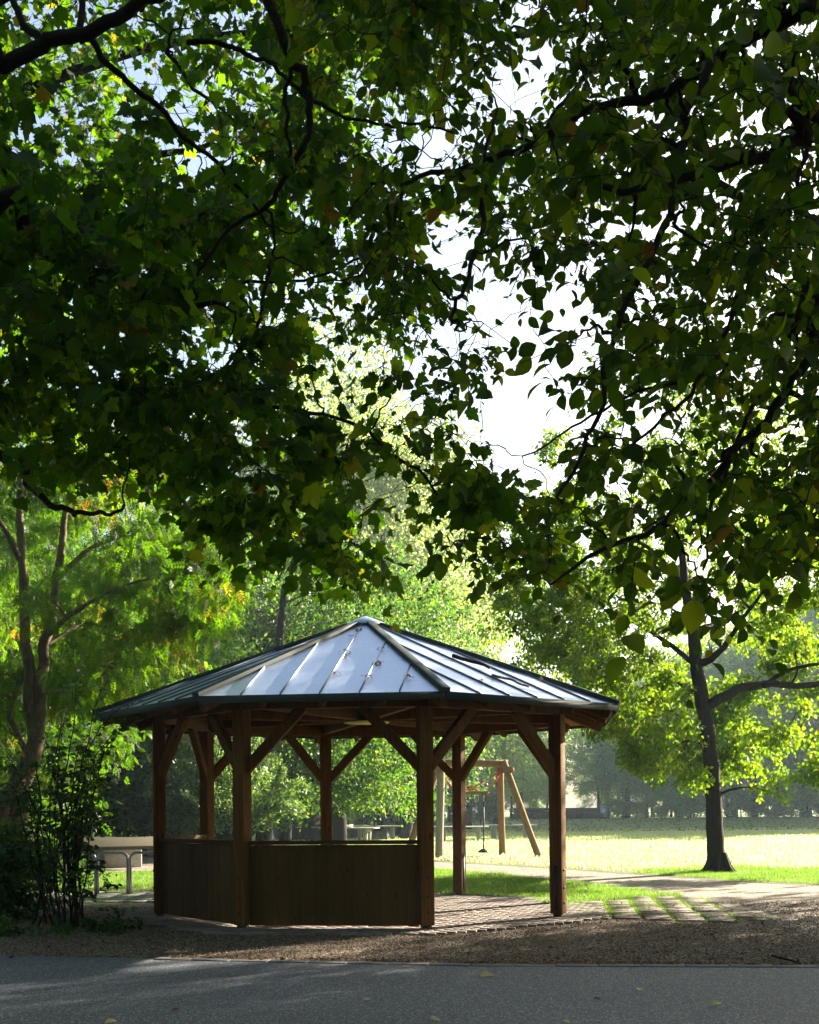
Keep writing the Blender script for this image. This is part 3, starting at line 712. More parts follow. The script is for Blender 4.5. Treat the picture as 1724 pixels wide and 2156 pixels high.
# the wood on the far side of the meadow
FW = 'hazy trees along the far side of the meadow'
far = [(1095, 112, pA, .62), (1160, 118, pD, .8), (1258, 112, pD, .66), (1320, 108, pA, .9), (1375, 116, pD, 1.05), (1430, 110, pA, 1.1), (1490, 118, pD, 1.4), (1545, 108, pA, 1.25),
       (1590, 100, pD, 1.3), (1640, 112, pA, 1.4), (1690, 104, pD, 1.5), (1740, 98, pA, 1.35), (1800, 106, pB, .8), (1890, 95, pA, 1.5), (1400, 132, pB, .72), (1530, 138, pB, .8), (1650, 134, pB, .85),
       (1280, 140, pA, .9), (1130, 138, pA, .75), (1010, 126, pA, .8), (950, 120, pE, .9), (880, 116, pE, .9)]
wl = ['low hazy tree right behind the row of benches', 'slim open tree to the right of the benches', 'tree with a bare leaning trunk left of the low sky gap', 'hazy rounded tree just left of the lone lime tree crown',
      'dark hazy tree low under the hem of the lime tree', 'hazy tree left of the lime trunk', 'tall thin tree immediately behind the lime trunk', 'dark hazy tree right of the lime trunk', 'open tree with a leaning trunk beside the thin lamp pole',
      'hazy broad tree right of the thin lamp pole', 'dark hazy tree near the right edge of the photo', 'hazy tree on the right edge of the photo', 'pale tall tree outside the right edge', 'tree beyond the right edge of the meadow',
      'pale tall tree far behind the lime tree, left of its trunk', 'pale tall tree far behind the lime trunk', 'pale tall tree far behind on the right', 'faint tree farthest back behind the low sky gap', 'faint tree far behind the benches',
      'faint tree far behind the log swing frame', 'dark faint tree seen under the eave beside the swing', 'dark faint tree behind the climbing net']
for (px, Y, p, s), l in zip(far, wl): put(p, px, Y, s, l, group=FW)
# undergrowth: shrubs low along the wood and behind the shelter
SH = 'shrubs along the foot of the trees'
shr = [(120, 37, 1.1, 'dark shrub behind the curved concrete table'), (250, 41, 1.1, 'dark shrub between the table and the shelter'), (20, 32, .9, 'dark shrub behind the rowan trunk'), (-100, 30, 1.0, 'dark shrub at the left edge of the photo'),
       (380, 43, 1.3, 'dark shrub seen through the left bay of the shelter'), (620, 58, .8, 'shrub beside the thick trunk in the middle bay of the shelter'), (700, 66, .7, 'low shrub behind the left ping pong tables'),
       (500, 46, 1.2, 'dark shrub at the foot of the trees behind the second shelter post'), (790, 72, .8, 'low shrub behind the climbing net'), (860, 76, .9, 'low shrub right of the climbing net'), (1010, 82, .7, 'low ivy shrub round the foot of the thick trunk behind the swing'),
       (1290, 112, 1.1, 'low shrub right of the end of the low wall'), (1340, 106, .9, 'pale green shrub spilling on to the meadow left of the lime trunk'), (1420, 104, 1.2, 'low shrub behind the lime trunk on its left'), (1460, 100, 1.0, 'low shrub close behind the lime trunk'),
       (1560, 104, 1.1, 'low shrub right of the lime trunk'), (1600, 100, .9, 'low shrub at the foot of the thin lamp pole'), (1650, 102, 1.2, 'low shrub right of the thin lamp pole'), (1700, 98, 1.3, 'low shrub near the right edge of the meadow'), (1760, 96, 1.2, 'low shrub on the right edge of the photo')]
yw = ['left of the benches', 'behind the benches', 'behind the grey bin', 'right of the bin', 'in the dark gap left of the lime crown', 'left of the lime trunk under its hem', 'closest on the left of the lime trunk', 'closest on the right of the lime trunk', 'left of the thin lamp pole', 'right of the thin lamp pole', 'halfway between the lamp pole and the right edge', 'close to the right edge', 'on the right edge', 'behind the slanting swing leg']
for (px, Y, s), l in zip(((1075, 118, .5), (1150, 121, .45), (1262, 119, .5), (1310, 112, .55), (1362, 108, .6), (1412, 112, .45), (1452, 108, .5), (1532, 110, .65), (1585, 113, .6), (1632, 107, .6), (1668, 110, .65), (1706, 103, .6), (1735, 108, .65), (1118, 125, .5)), yw):
    put(pA, px, Y, s, 'young leafy hazy tree '+l, group='young trees along the far side of the meadow', z=-.55)
for px, Y, s, l in shr: put(pC if Y < 90 else pC2, px, Y, s if Y < 90 else s*rng.uniform(.5, .9), l, 'shrub', SH)

# trunk with the level bough seen through the middle bay
rng = np.random.default_rng(31)
Yt = 41.; tb0 = at(553, 1785, Yt); tb0[2] = 0
tk = [(*tb0[:2], -.1), at(557, 1700, Yt), at(562, 1630, Yt), at(567, 1540, Yt), at(575, 1440, Yt), at(590, 1330, Yt), at(600, 1230, Yt)]
lb_ = [([at(567, 1640, Yt), at(610, 1632, Yt-.4), at(650, 1640, Yt-.8), at(700, 1652, Yt-1), at(760, 1665, Yt-1.4)], .13, .05), ([at(572, 1500, Yt), at(640, 1440, Yt), at(720, 1420, Yt+.5)], .14, .04), ([at(575, 1450, Yt), at(520, 1370, Yt), at(470, 1300, Yt)], .14, .04)]
tg = np.vstack([ellipsoid_targets(rng, Nn_(150), at(640, 1340, Yt), (5., 4., 4.6), .4), [at(rng.uniform(590, 870), rng.uniform(1560, 1685), Yt+rng.uniform(-2.4, 1)) for k in range(Nn_(60))]])
tg = tg[[not (540 < 862+p[0]*FPX/p[1] < 600 and 1580 < HOR-(p[2]-1.5)*FPX/p[1] < 1800) for p in tg]]
t3 = make_tree('spreading_tree', tk, [.33, .30, .27, .25, .2, .15, .1], tg, rng, SMALL, 'mid', 13, 10, .75, .13, 'bark', lb_, (*tb0[:2], 0), droop=.6, spread=.12, rmax=.06)
tag(t3, 'tree with a thick dark trunk and one long level bough behind the shelter', 'tree')
b_ = at(648, 1780, 55.); tg = ellipsoid_targets(rng, Nn_(90), (b_[0], 56, 9), (4, 4, 5), .4)
t4 = make_tree('old_tree', [(b_[0], 55, -.1), (b_[0], 55, 2), (b_[0]-.1, 55, 4), (b_[0]+.2, 55, 9)], [.85, .62, .55, .2], tg, rng, SMALL, 'dark', 12, 9, 1., .16, 'bark', (), (b_[0], 55, 0), spread=.2)
tag(t4, 'very thick grey trunk in deep shade beyond the tree with the level bough', 'tree')

# willow like bushes behind the left side of the shelter: long narrow pale leaves on rising shoots
def willow(px, Y, rad, ht, n, seed, label):
    g = np.random.default_rng(seed); x = (px-867)*Y/FPX; root = empty('willow_bush', (x, Y, 0)); tb = MB(); lb = MB()
    for k in range(Nn_(n)):
        a = g.uniform(0, 6.28); q = g.random()**.6; tx, ty = math.cos(a)*rad*q, math.sin(a)*rad*q; tz = ht*(1-.45*q*q)*g.uniform(.45, 1.05)
        P = smooth_path([(tx*.1, ty*.1, 0), (tx*.45, ty*.45, tz*.55), (tx*.9, ty*.9, tz*.95), (tx*1.08, ty*1.08, tz*1.0+g.uniform(-.35, .15))], 6); P = wob(P, g, .06)
        tb.tube(P, np.linspace(.016, .003, len(P)), 4, cap=False)
        m_ = 100; u = g.uniform(.3, 1, m_)*(len(P)-1.01); i0 = u.astype(int); f = (u-i0)[:, None]; p = P[i0]*(1-f)+P[i0+1]*f+g.normal(0, .06, (m_, 3)); d = nrm(P[i0+1]-P[i0])
        leaves(lb, NARROW, p, nrm(d*.8+g.normal(0, .55, (m_, 3))), nrm(g.normal(0, 1, (m_, 3))+(0, 0, .4)), g.uniform(.11, .20, m_), 1.5)
    tb.build('stems', M['twig'], root); lb.build('foliage', M['willow'], root)
    return tag(root, label, 'bush', 'willow bushes behind the shelter')
willow(478, 36, 2.6, 4.3, 170, 41, 'bright willow bush seen between the left posts of the shelter')
willow(372, 38, 2.3, 4.6, 150, 42, 'shaded willow bush directly behind the left bay of the shelter')
willow(440, 40, 2.8, 7.6, 190, 43, 'tall willow bush whose shoots stand up above the left slope of the roof')

# --- rowan on the left with two stems
rng = np.random.default_rng(51)
YR = 19.0
def aR(x, y, dy=0): return at(x, y, YR+dy)
r0 = aR(5, 1900); r0 = np.array((r0[0], YR, 0))
tk = [(*r0[:2], -.1), aR(20, 1790), aR(38, 1700), aR(55, 1620), aR(70, 1570), aR(82, 1500), aR(90, 1400), aR(100, 1330), aR(118, 1230), aR(130, 1150), aR(142, 1080), aR(150, 980)]
lb_ = [([aR(60, 1600), aR(35, 1540, .2), aR(20, 1500, .3), aR(40, 1440, .4), aR(55, 1410, .3), aR(62, 1380, .2)], .06, .045),
       ([aR(75, 1560), aR(66, 1500), aR(60, 1420), aR(52, 1330), aR(48, 1220), aR(44, 1130), aR(42, 1000)], .12, .05),
       ([np.array((r0[0]-.4, YR-.1, 0)), aR(-10, 1760, -.2), aR(10, 1690, -.2), aR(40, 1640, -.1), aR(60, 1600)], .17, .12),
       ([aR(98, 1340), aR(140, 1300, -.3), aR(180, 1275, -.6), aR(240, 1240, -1), aR(330, 1215, -1.2)], .05, .015),
       ([aR(96, 1360), aR(140, 1330, .3), aR(190, 1315, .8), aR(260, 1330, 1.1)], .04, .012),
       ([aR(118, 1220), aR(200, 1150, .3), aR(300, 1130, .6), aR(390, 1170, .6)], .05, .012),
       ([aR(44, 1180), aR(0, 1100, -.5), aR(-60, 1040, -.8)], .06, .02), ([aR(30, 1480), aR(-20, 1430), aR(-60, 1400)], .04, .015)]
tgs = []
for k in range(Nn_(330)):
    px = rng.uniform(-230, 470); up = np.interp(px, [-230, 0, 200, 350, 420, 470], [700, 780, 860, 1040, 1120, 1240]); lo = np.interp(px, [-230, 0, 100, 200, 300, 380, 430, 470], [1560, 1560, 1500, 1470, 1440, 1380, 1330, 1270])
    tgs.append(aR(px, rng.uniform(up, lo), rng.normal(0, 1.5)))
kp_ = []
for p in tgs:
    qx, qy = 862+p[0]*FPX/p[1], HOR-(p[2]-1.5)*FPX/p[1]; s1 = np.interp(qy, [1000, 1130, 1220, 1330, 1420, 1500], [42, 44, 48, 52, 60, 66]); s2 = np.interp(qy, [980, 1080, 1150, 1230, 1330, 1400, 1500, 1570], [150, 142, 130, 118, 100, 90, 82, 70])
    if min(abs(qx-s1), abs(qx-s2)) < 48 and p[1] < YR+.5 and rng.random() < .85: p = p+np.array((0, YR-p[1]+.8+rng.random(), 0))
    kp_.append(p)
tgs = kp_
tr = make_tree('rowan_tree', tk, [.24, .2, .17, .16, .14, .10, .09, .085, .07, .06, .045, .02], tgs, rng, PINN, 'rowan', 9, 8, .36, .165, 'bark_pale', lb_, r0, droop=.5, spread=.09, hang=.8, rmax=.03, rend=.004)
tag(tr, 'twin stemmed rowan with feathery green and orange leaves left of the shelter', 'tree')
# rusty berry and leaf clusters belong to the crown material; second lit tree behind it
pr = proto('locust_tree', 52, 9, (0, 0, 5.2), (3.8, 3.6, 4.6), 170, 10, 9, .7, .22, .16, 'locust', tpl=PINN, low=-.98, shell=.35)
put(pr, 60, 29, 1.0, 'sunlit feathery leaved tree behind the rowan', group='feathery leaved trees behind the rowan')
put(pr, 300, 38, 1.0, 'sunlit feathery leaved tree behind the left corner of the roof', group='feathery leaved trees behind the rowan')
put(pr, -110, 26, 1.0, 'sunlit feathery leaved tree at the left edge of the photo', group='feathery leaved trees behind the rowan')

# --- near shrub on the left: many bare stems, leafy from the knee up, arching shoots on to the roof
rng = np.random.default_rng(61)
YS = 14.9
def aS(x, y, dy=0): return at(x, y, YS+dy)
root = empty('shrub', (aS(135, 1900)[0], YS, 0)); L = np.array(root.location); tb = MB(); lb = MB()
def shoot(P, r, n, size, g, tpl=OVATE, side=True, u0=.25, two=True):
    P = wob(smooth_path(np.asarray(P)-L, 6), g, .03); tb.tube(P, np.linspace(r, .003, len(P)), 6, cap=False)
    u = np.linspace(u0, .995, n)*(len(P)-1.01); i0 = u.astype(int); f = (u-i0)[:, None]; p = P[i0]*(1-f)+P[i0+1]*f; d = nrm(P[i0+1]-P[i0])
    sd_ = nrm(np.cross(d, np.array((0, -.2, 1.)))); sg = np.where(np.arange(n) % 2 == 0, 1., -1.)[:, None]
    ax = nrm(sd_*sg*.9+d*.45+g.normal(0, .3, (n, 3))+np.array((0, 0, -.45)))
    leaves(lb, tpl, p+ax*.015, ax, nrm(g.normal(0, .45, (n, 3))+(0, -.5, .8)), size*g.uniform(.7, 1.2, n))
for k in range(Nn_(23)):
    bx = 135+rng.normal(0, 26); q = aS(bx, 1900, rng.normal(0, .3)); q[2] = -.02
    tx = rng.uniform(20, 215); ty = rng.uniform(1570, 1790); dy = rng.normal(0, .5); e = aS(tx, ty, dy)
    m1 = q*.55+e*.45+np.array((rng.normal(0, .05), 0, .12)); shoot([q, m1, e, e+np.array(((tx-130)*.0025, rng.normal(0, .15), -.1))], rng.uniform(.009, .02), 22, .085, rng, u0=.3)
    for s in range(4):
        c = m1+(e-m1)*rng.uniform(.1, 1); dd = np.array((rng.normal(0, .35), rng.normal(0, .3), rng.uniform(-.15, .25))); shoot([c, c+dd*.5+(0, 0, .04), c+dd], .005, 12, .075, rng, u0=.15)
for P in ([(120, 1880), (130, 1700), (150, 1560), (165, 1450), (150, 1350)], [(140, 1880), (160, 1700), (190, 1560), (215, 1440), (235, 1390)], [(150, 1880), (185, 1700), (215, 1600), (255, 1530), (310, 1480), (350, 1472)],
          [(140, 1880), (175, 1720), (200, 1620), (235, 1560), (280, 1510), (325, 1492)], [(150, 1870), (190, 1700), (205, 1600), (240, 1540), (255, 1515)], [(130, 1880), (150, 1720), (170, 1620), (205, 1540), (240, 1500), (290, 1478), (335, 1475)],
          [(110, 1880), (105, 1700), (120, 1560), (150, 1470), (170, 1420)], [(150, 1880), (170, 1760), (185, 1700), (200, 1650), (232, 1630)], [(100, 1880), (70, 1740), (50, 1620), (60, 1500)]):
    shoot([aS(x, y, rng.normal(0, .12)+.1*i) for i, (x, y) in enumerate(P)], .012, 30, .095, rng, u0=.3)
for k in range(Nn_(12)):   # low sprays over the ground on the right
    c = aS(rng.uniform(110, 215), rng.uniform(1830, 1925), rng.uniform(-.8, .3)); c[2] = max(c[2], .05); dd = np.array((rng.uniform(-.2, .35), rng.normal(0, .2), rng.uniform(-.02, .15))); shoot([c, c+dd*.5+(0, 0, .05), c+dd], .005, 12, .075, rng, u0=.1)
tb.build('stems', M['twig'], root); lb.build('foliage', M['bush'], root)
tag(root, 'dark shrub of many thin stems arching up to the left eave of the shelter', 'shrub')
def low_bush(px, Y, w_, d_, h_, n, size, label, seed, m='bush', group=None):
    g = np.random.default_rng(seed); x = (px-867)*Y/FPX; root = empty('ivy_bush', (x, Y, 0)); tb = MB(); lb = MB()
    T = np.stack([g.normal(0, w_*.45, n), g.normal(0, d_*.45, n), h_*g.random(n)**.8], 1)
    T[:, 2] *= np.exp(-(T[:, 0]/w_)**2)
    skeleton_branches(tb, np.array([(0, 0, 0), (0, 0, h_*.2), (0, 0, h_*.4), (-w_*.3, 0, .1), (w_*.3, 0, .1)]), np.array([.02]*5), T, g, rmax=.012, rend=.003, sides=4)
    clump_leaves(lb, OVATE, T, g, 5, 7, .16, size, hang=.4, spread=.04); tb.build('stems', M['twig'], root); lb.build('foliage', M[m], root)
    return tag(root, label, 'bush', group)
low_bush(18, 16.0, .6, .5, 1.3, Nn_(150), .06, 'ivy covered bush round the foot of the rowan at the left edge', 62)
low_bush(190, 14.2, .5, .3, .2, Nn_(8), .065, 'low leafy plant on the ground right of the dark shrub', 63)
low_bush(40, 13.9, .9, .4, .2, Nn_(10), .06, 'low ground plant under the dark shrub at the left edge of the photo', 64)
low_bush(95, 22.0, .8, .5, 1.0, Nn_(90), .06, 'small bush growing between the cycle stands and the rowan', 65)
low_bush(30, 33.0, 2.0, 1.0, 1.8, Nn_(160), .10, 'shaded bramble mound behind the cycle stands', 66, 'dark')

# --- the maple and the hornbeam whose boughs hang over the camera side
GAPS = [(880, 265, 105, 85, .38), (1060, 200, 70, 45, .2), (760, 180, 40, 60, .35), (950, 500, 60, 50, .25), (1075, 670, 75, 55, .28), (1120, 790, 62, 75, .25), (1060, 910, 90, 70, .16), (1190, 640, 70, 38, .3),
        (850, 665, 50, 40, .5), (1150, 930, 55, 100, .10), (1590, 240, 38, 35, .05), (1590, 90, 24, 22, .1), (1445, 450, 55, 28, .1), (1520, 398, 50, 36, .1), (1300, 470, 60, 22, .3), (1190, 560, 70, 30, .3), (1370, 640, 50, 50, .45),
        (720, 590, 80, 50, .5), (800, 880, 80, 150, .48), (680, 770, 60, 60, .5), (950, 880, 55, 60, .4), (800, 1090, 80, 70, .30), (930, 720, 50, 50, .5), (560, 600, 70, 40, .5), (1280, 700, 60, 60, .5),
        (1330, 900, 60, 60, .5), (1000, 620, 50, 40, .5), (200, 1120, 130, 100, .35), (1330, 180, 40, 25, .4), (1130, 120, 40, 50, .4), (1490, 640, 40, 60, .5), (1620, 880, 60, 80, .6),
        (560, 130, 60, 60, .55), (420, 300, 60, 60, .6), (690, 430, 60, 40, .5), (1250, 1080, 60, 40, .6), (880, 1010, 60, 60, .3)]
def dens(px, py):
    d = 1.0
    if py < 340 and px < 560: d *= .62+.3*math.sin(px*.021+py*.013)*math.sin(py*.031+1)
    for x, y, a, b, k in GAPS:
        q = ((px-x)/a)**2+((py-y)/b)**2
        if q < 2.5: d *= k+(1-k)*min(1, max(0, q-.75))
    return d
def canopy(kind, label, trunk, trad, limbs, sampler, n, tpl, lm, g, leaf, sprays, per, slen, hang, bm='twig', over=None, group=None):
    base = np.array((*trunk[0][:2], 0.)); root = empty(kind, base); tb = MB(); lb = MB()
    tp = wob(smooth_path(np.asarray(trunk, float)-base, 5), g, .03); tr = np.interp(np.linspace(0, 1, len(tp)), np.linspace(0, 1, len(trad)), trad); tb.tube(tp, tr, 14); S = [*tp[6:]]; SR = [*tr[6:]]
    for P, a, b in limbs:
        q = wob(smooth_path(np.asarray(P, float)-base, 6), g, .02); rr = np.linspace(a, b, len(q)); tb.tube(q, rr, 9); S += [*q]; SR += [*rr]
    T = []; tries = 0
    while len(T) < n and tries < n*40:
        tries += 1; t = sampler(g)
        if t is not None: T.append(t-base)
    T = np.array(T)
    skeleton_branches(tb, np.array(S), np.array(SR), T, g, rmax=.016, rend=.0025, sides=5, droop=.9, wobble=.25)
    tb.build('trunk', M[bm], root, smooth=True)
    # sprays: thin twigs leaving each end, two ranks of leaves
    c = np.repeat(T, sprays, 0); w0 = c+base; k0 = np.array([w_[1] < 2 or g.random() < dens(862+w_[0]*FPX/max(w_[1], .1), HOR-(w_[2]-1.5)*FPX/max(w_[1], .1)-20)**.5 for w_ in w0]); c = c[k0]; d = nrm(g.normal(0, 1, c.shape)*np.array((1, 1, .45))+np.array((0, 0, -.25))); Ls = slen*g.uniform(.5, 1.2, (len(c), 1))
    p = np.repeat(c, per, 0); dd = np.repeat(d, per, 0); LL = np.repeat(Ls, per, 0); k = np.tile(np.arange(per), len(c))[:, None]; u = (k+.6)/per
    bend = np.array((0, 0, -1))*u*u*LL*.35
    q = p+dd*u*LL+bend; sd_ = nrm(np.cross(dd, np.array((0, 0, 1.)))); sg = np.where(k % 2 == 0, 1., -1.)
    ax = nrm(sd_*sg*.7+dd*.45+g.normal(0, .28, q.shape)+np.array((0, 0, -hang)))
    nn = nrm(g.normal(0, .55, q.shape)+np.array((0, -.2, .55)))
    if tpl is MAPLE: pet = ax*leaf*.4; q = q+pet
    sz_ = leaf*np.repeat(g.uniform(.7, 1.25, len(c)), per)*g.uniform(.45, 1.2, len(q))
    W_ = q+base; sxp = 862+W_[:, 0]*FPX/np.maximum(W_[:, 1], .1); syp = HOR-(W_[:, 2]-1.5)*FPX/np.maximum(W_[:, 1], .1)
    kp = np.array([(g.random() < dens(a_, b_)**.8) if W_[i_, 1] > 2 else True for i_, (a_, b_) in enumerate(zip(sxp, syp))])
    q, ax, nn, sz_ = q[kp], ax[kp], nn[kp], sz_[kp]
    leaves(lb, tpl, q, ax, nn, sz_, g.uniform(.85, 1.1, len(q)))
    # the spray twigs themselves
    n3 = 3
    ug = np.array([0, .5, 1.]); tw = MB()
    P0 = c; P1 = c+d*Ls*.5+np.array((0, 0, -1))*.25*Ls*.35; P2 = c+d*Ls+np.array((0, 0, -1))*Ls*.35
    wv = nrm(np.cross(d, (.3, .9, .2)))*.0022; wv2 = nrm(np.cross(d, wv))*.0022
    Vs = []; 
    for Pq, s in ((P0, 1.), (P1, .8), (P2, .4)): Vs += [Pq+wv*s, Pq-wv*.5*s+wv2*.8*s, Pq-wv*.5*s-wv2*.8*s]
    V = np.stack(Vs, 1); m9 = len(c); F = []
    for lev in (0, 3):
        for j in range(3): F.append((lev+j, lev+(j+1) % 3, lev+3+(j+1) % 3, lev+3+j))
    F = (np.array(F)[None]+(np.arange(m9)*9)[:, None, None]).reshape(-1, 4); tw.add(V.reshape(-1, 3), F); tw.build('twigs', M['twig'], root)
    lb.build('crown', M[lm], root, uv=True)
    return tag(root, label, 'tree', group)
def A_(pts, Y0, Y1): return [at(x, y, Y0+(Y1-Y0)*i/(len(pts)-1)) for i, (x, y) in enumerate(pts)]
# maple, trunk outside the frame on the left
mt = np.array((-6.2, 9.6))
XR = ([-500, 0, 300, 500, 700, 900, 1000, 1200, 1300], [1050, 900, 830, 860, 910, 990, 1060, 1150, 1150])
LO = ([-900, -300, 0, 100, 300, 450, 560, 700, 820, 900, 1000, 1100, 1160], [870, 890, 940, 965, 1020, 1115, 1135, 1205, 1175, 1080, 1040, 1120, 1165])
def s_maple(g):
    if g.random() < .16: return np.array((g.uniform(-11, 1), g.uniform(-3, 6.5), g.uniform(5.6, 9.5)))
    px, py = g.uniform(-450, 1180), g.uniform(-380, 1260)
    if px > np.interp(py, *XR)+g.normal(0, 25) or py > np.interp(px, *LO)-abs(g.normal(0, 12)): return None
    dn = dens(px, py)
    if py < 420 and px < 1000: dn *= .72
    if g.random() > dn: return None
    lo_, hi_ = (5.4, 10.5) if py > 300 else (6.4, 12.)
    return at(px, py, g.uniform(lo_, hi_))
def ml(pts, Y0, Y1, a, b): return (A_(pts, Y0, Y1), a, b)
mlimbs = [([(*mt, 3.2), (mt[0]+1.4, 9.0, 4.6), *A_([(-90, 190), (0, 135), (110, 88), (190, 70), (310, 0), (430, -60)], 6.0, 5.6)], .05, .026),
          ([(*mt, 4.2), (-4.5, 8.6, 6.4), *A_([(300, -160), (540, -60)], 5.8, 5.6), *A_([(575, 40), (612, 112), (648, 165), (655, 235), (640, 300), (605, 370), (560, 430), (500, 478), (440, 545), (395, 610)], 5.6, 5.8)], .030, .007),
          ml([(190, 80), (250, 160), (330, 230), (420, 305), (500, 390), (560, 470)], 6.0, 6.6, .018, .008),
          ml([(612, 112), (605, 190), (603, 270), (599, 365)], 5.62, 5.7, .012, .008),
          ([(*mt, 2.9), *A_([(-60, 495), (60, 530), (150, 560), (270, 592), (372, 632), (470, 640)], 6.6, 6.2)], .05, .012),
          ([(*mt, 2.7), *A_([(-60, 990), (60, 1030), (110, 1060), (160, 1078), (215, 1080), (262, 1062)], 7.2, 6.4)], .03, .008),
          ml([(395, 90), (480, 93), (560, 130), (640, 200), (730, 242), (850, 270), (965, 282)], 6.0, 6.2, .014, .006),
          ml([(565, 560), (555, 640), (535, 710), (470, 780), (410, 860)], 7.5, 7.0, .014, .008),
          ml([(372, 632), (520, 600), (640, 590), (760, 540), (860, 470), (985, 420)], 7.7, 7.4, .012, .005),
          ml([(410, 860), (520, 850), (640, 872), (760, 905), (860, 985), (960, 1060), (1090, 1085)], 7.0, 6.4, .014, .005),
          ml([(350, 110), (420, 190), (500, 250), (600, 300)], 8.2, 9.5, .016, .006), ml([(168, -60), (170, 20), (172, 84)], 6., 5.9, .014, .02), ml([(20, -20), (55, 60), (100, 95)], 6., 5.95, .018, .02), ml([(298, -60), (296, 20)], 5.9, 5.8, .012, .016)]
canopy('maple_tree', 'maple bough with lobed dark leaves filling the upper left, its trunk outside the photo', [(*mt, -.1), (*mt, 2), (mt[0]+.1, mt[1], 4.5), (mt[0]+.4, mt[1], 8), (mt[0]+.3, mt[1], 11)], [.36, .30, .26, .2, .1],
       mlimbs, s_maple, Nn_(880), MAPLE, 'maple', np.random.default_rng(71), .104, 5, 6, .36, .55)
# a second maple farther back, its crown higher, sunlit from behind
def s_maple2(g):
    px, py = g.uniform(-500, 900), g.uniform(-500, 700)
    if py > np.interp(px, [-500, 0, 300, 600, 900], [720, 700, 600, 420, 250]) or g.random() > dens(px, py)*1.1: return None
    return at(px, py, g.uniform(12.5, 18.))
m2 = np.array((-9.5, 16.))
canopy('maple_tree', 'sunlit maple crown of smaller leaves high behind the dark maple bough', [(*m2, -.1), (*m2, 3), (m2[0]+.2, m2[1], 7), (m2[0]+1, m2[1], 11), (m2[0]+1.4, m2[1], 14)], [.4, .34, .28, .2, .1],
       [([(*m2, 5), (-6, 15.5, 8), at(200, 380, 15), at(450, 300, 15)], .12, .03), ([(*m2, 7), (-6, 15.5, 10.5), at(250, 120, 15), at(620, 60, 15)], .12, .03), ([(m2[0]+.3, 16, 8), (-6, 14, 12), at(500, -150, 14.5)], .1, .03)],
       s_maple2, Nn_(420), MAPLE, 'maple', np.random.default_rng(72), .15, 6, 7, .7, .4)
# hornbeam, trunk outside the frame on the right
ht_ = np.array((6.6, 7.2))
XL = ([-500, 0, 200, 400, 600, 760, 860, 960, 1040, 1120, 1300, 1400], [600, 600, 640, 680, 710, 780, 860, 960, 960, 920, 1040, 1180])
LH = ([900, 1000, 1080, 1150, 1240, 1280, 1330, 1400, 1450, 1500, 1560, 1620, 1724, 2200], [1150, 1210, 1255, 1275, 1290, 1200, 1290, 1340, 1315, 1295, 1310, 1250, 1185, 1120])
def s_horn(g):
    if g.random() < .16: return np.array((g.uniform(-1, 11), g.uniform(-3, 6.), g.uniform(5.2, 9.)))
    px, py = g.uniform(600, 2150), g.uniform(-380, 1380)
    if px < np.interp(py, *XL)+g.normal(0, 20) or py > np.interp(px, *LH)-abs(g.normal(0, 10))-14: return None
    if g.random() > dens(px, py): return None
    if py > 1080 and g.random() < .35: return None
    Y = g.uniform(4.6, 9.5) if px < 1200 else g.uniform(3.6, 8.5)
    if py > 1200: Y = g.uniform(4.2, 5.6)
    return at(px, py, Y)
hl = [([(*ht_, 3.6), (5.2, 6.6, 4.9), *A_([(1860, -40), (1724, 18), (1620, 52), (1520, 112), (1400, 178), (1270, 226), (1130, 292), (1000, 344), (860, 372), (770, 385)], 4.5, 6.2)], .045, .008),
      ml([(1500, 125), (1455, 240), (1428, 350), (1388, 500), (1340, 620), (1272, 785), (1228, 950), (1185, 1060)], 4.6, 4.2, .019, .006),
      ml([(1022, 345), (1012, 440), (992, 540), (972, 650), (958, 695)], 5.7, 5.2, .016, .007),
      ([(*ht_, 2.9), (4.5, 6.2, 3.8), *A_([(1790, 265), (1700, 290), (1620, 322), (1490, 362), (1330, 395), (1200, 382)], 4.6, 4.5)], .04, .01),
      ml([(1625, 325), (1600, 480), (1560, 630), (1490, 775), (1405, 880), (1300, 965)], 5.2, 4.8, .016, .005),
      ([(*ht_, 2.5), (4.3, 6.2, 3.1), *A_([(1800, 640), (1700, 760), (1600, 900), (1500, 1010), (1380, 1100), (1240, 1180), (1160, 1230)], 5.4, 4.8)], .04, .005),
      ml([(1724, 540), (1690, 640), (1620, 800), (1560, 900), (1500, 1060), (1480, 1200)], 5.2, 4.6, .014, .005),
      ml([(1130, 292), (1200, 200), (1270, 130), (1310, 60), (1330, -40)], 6.6, 6.8, .015, .008), ml([(1400, 178), (1420, 120), (1450, 60)], 6.2, 6.2, .014, .01),
      ml([(1600, 700), (1480, 790), (1340, 830), (1210, 900), (1100, 960)], 5.2, 5.4, .010, .004), ml([(860, 372), (820, 480), (760, 580), (640, 600)], 7.3, 7.6, .010, .004),
      ml([(1700, 290), (1680, 420), (1690, 600), (1670, 800)], 5.4, 5.0, .012, .005)]
canopy('hornbeam_tree', 'hornbeam bough with ribbed oval leaves hanging over the upper right, its trunk outside the photo', [(*ht_, -.1), (*ht_, 2), (ht_[0]-.1, ht_[1], 4), (ht_[0]-.2, ht_[1], 7), (ht_[0], ht_[1], 10)], [.3, .26, .23, .16, .07],
       hl, s_horn, Nn_(960), OVATE, 'hornbeam', np.random.default_rng(81), .086, 4, 7, .38, .65)
def s_horn2(g):
    px, py = g.uniform(560, 2150), g.uniform(-500, 900)
    if px < np.interp(py, [-500, 300, 600, 900], [560, 700, 1150, 1300]) or g.random() > dens(px, py)*.9: return None
    return at(px, py, g.uniform(10, 15.))
h2 = np.array((8.6, 13.))
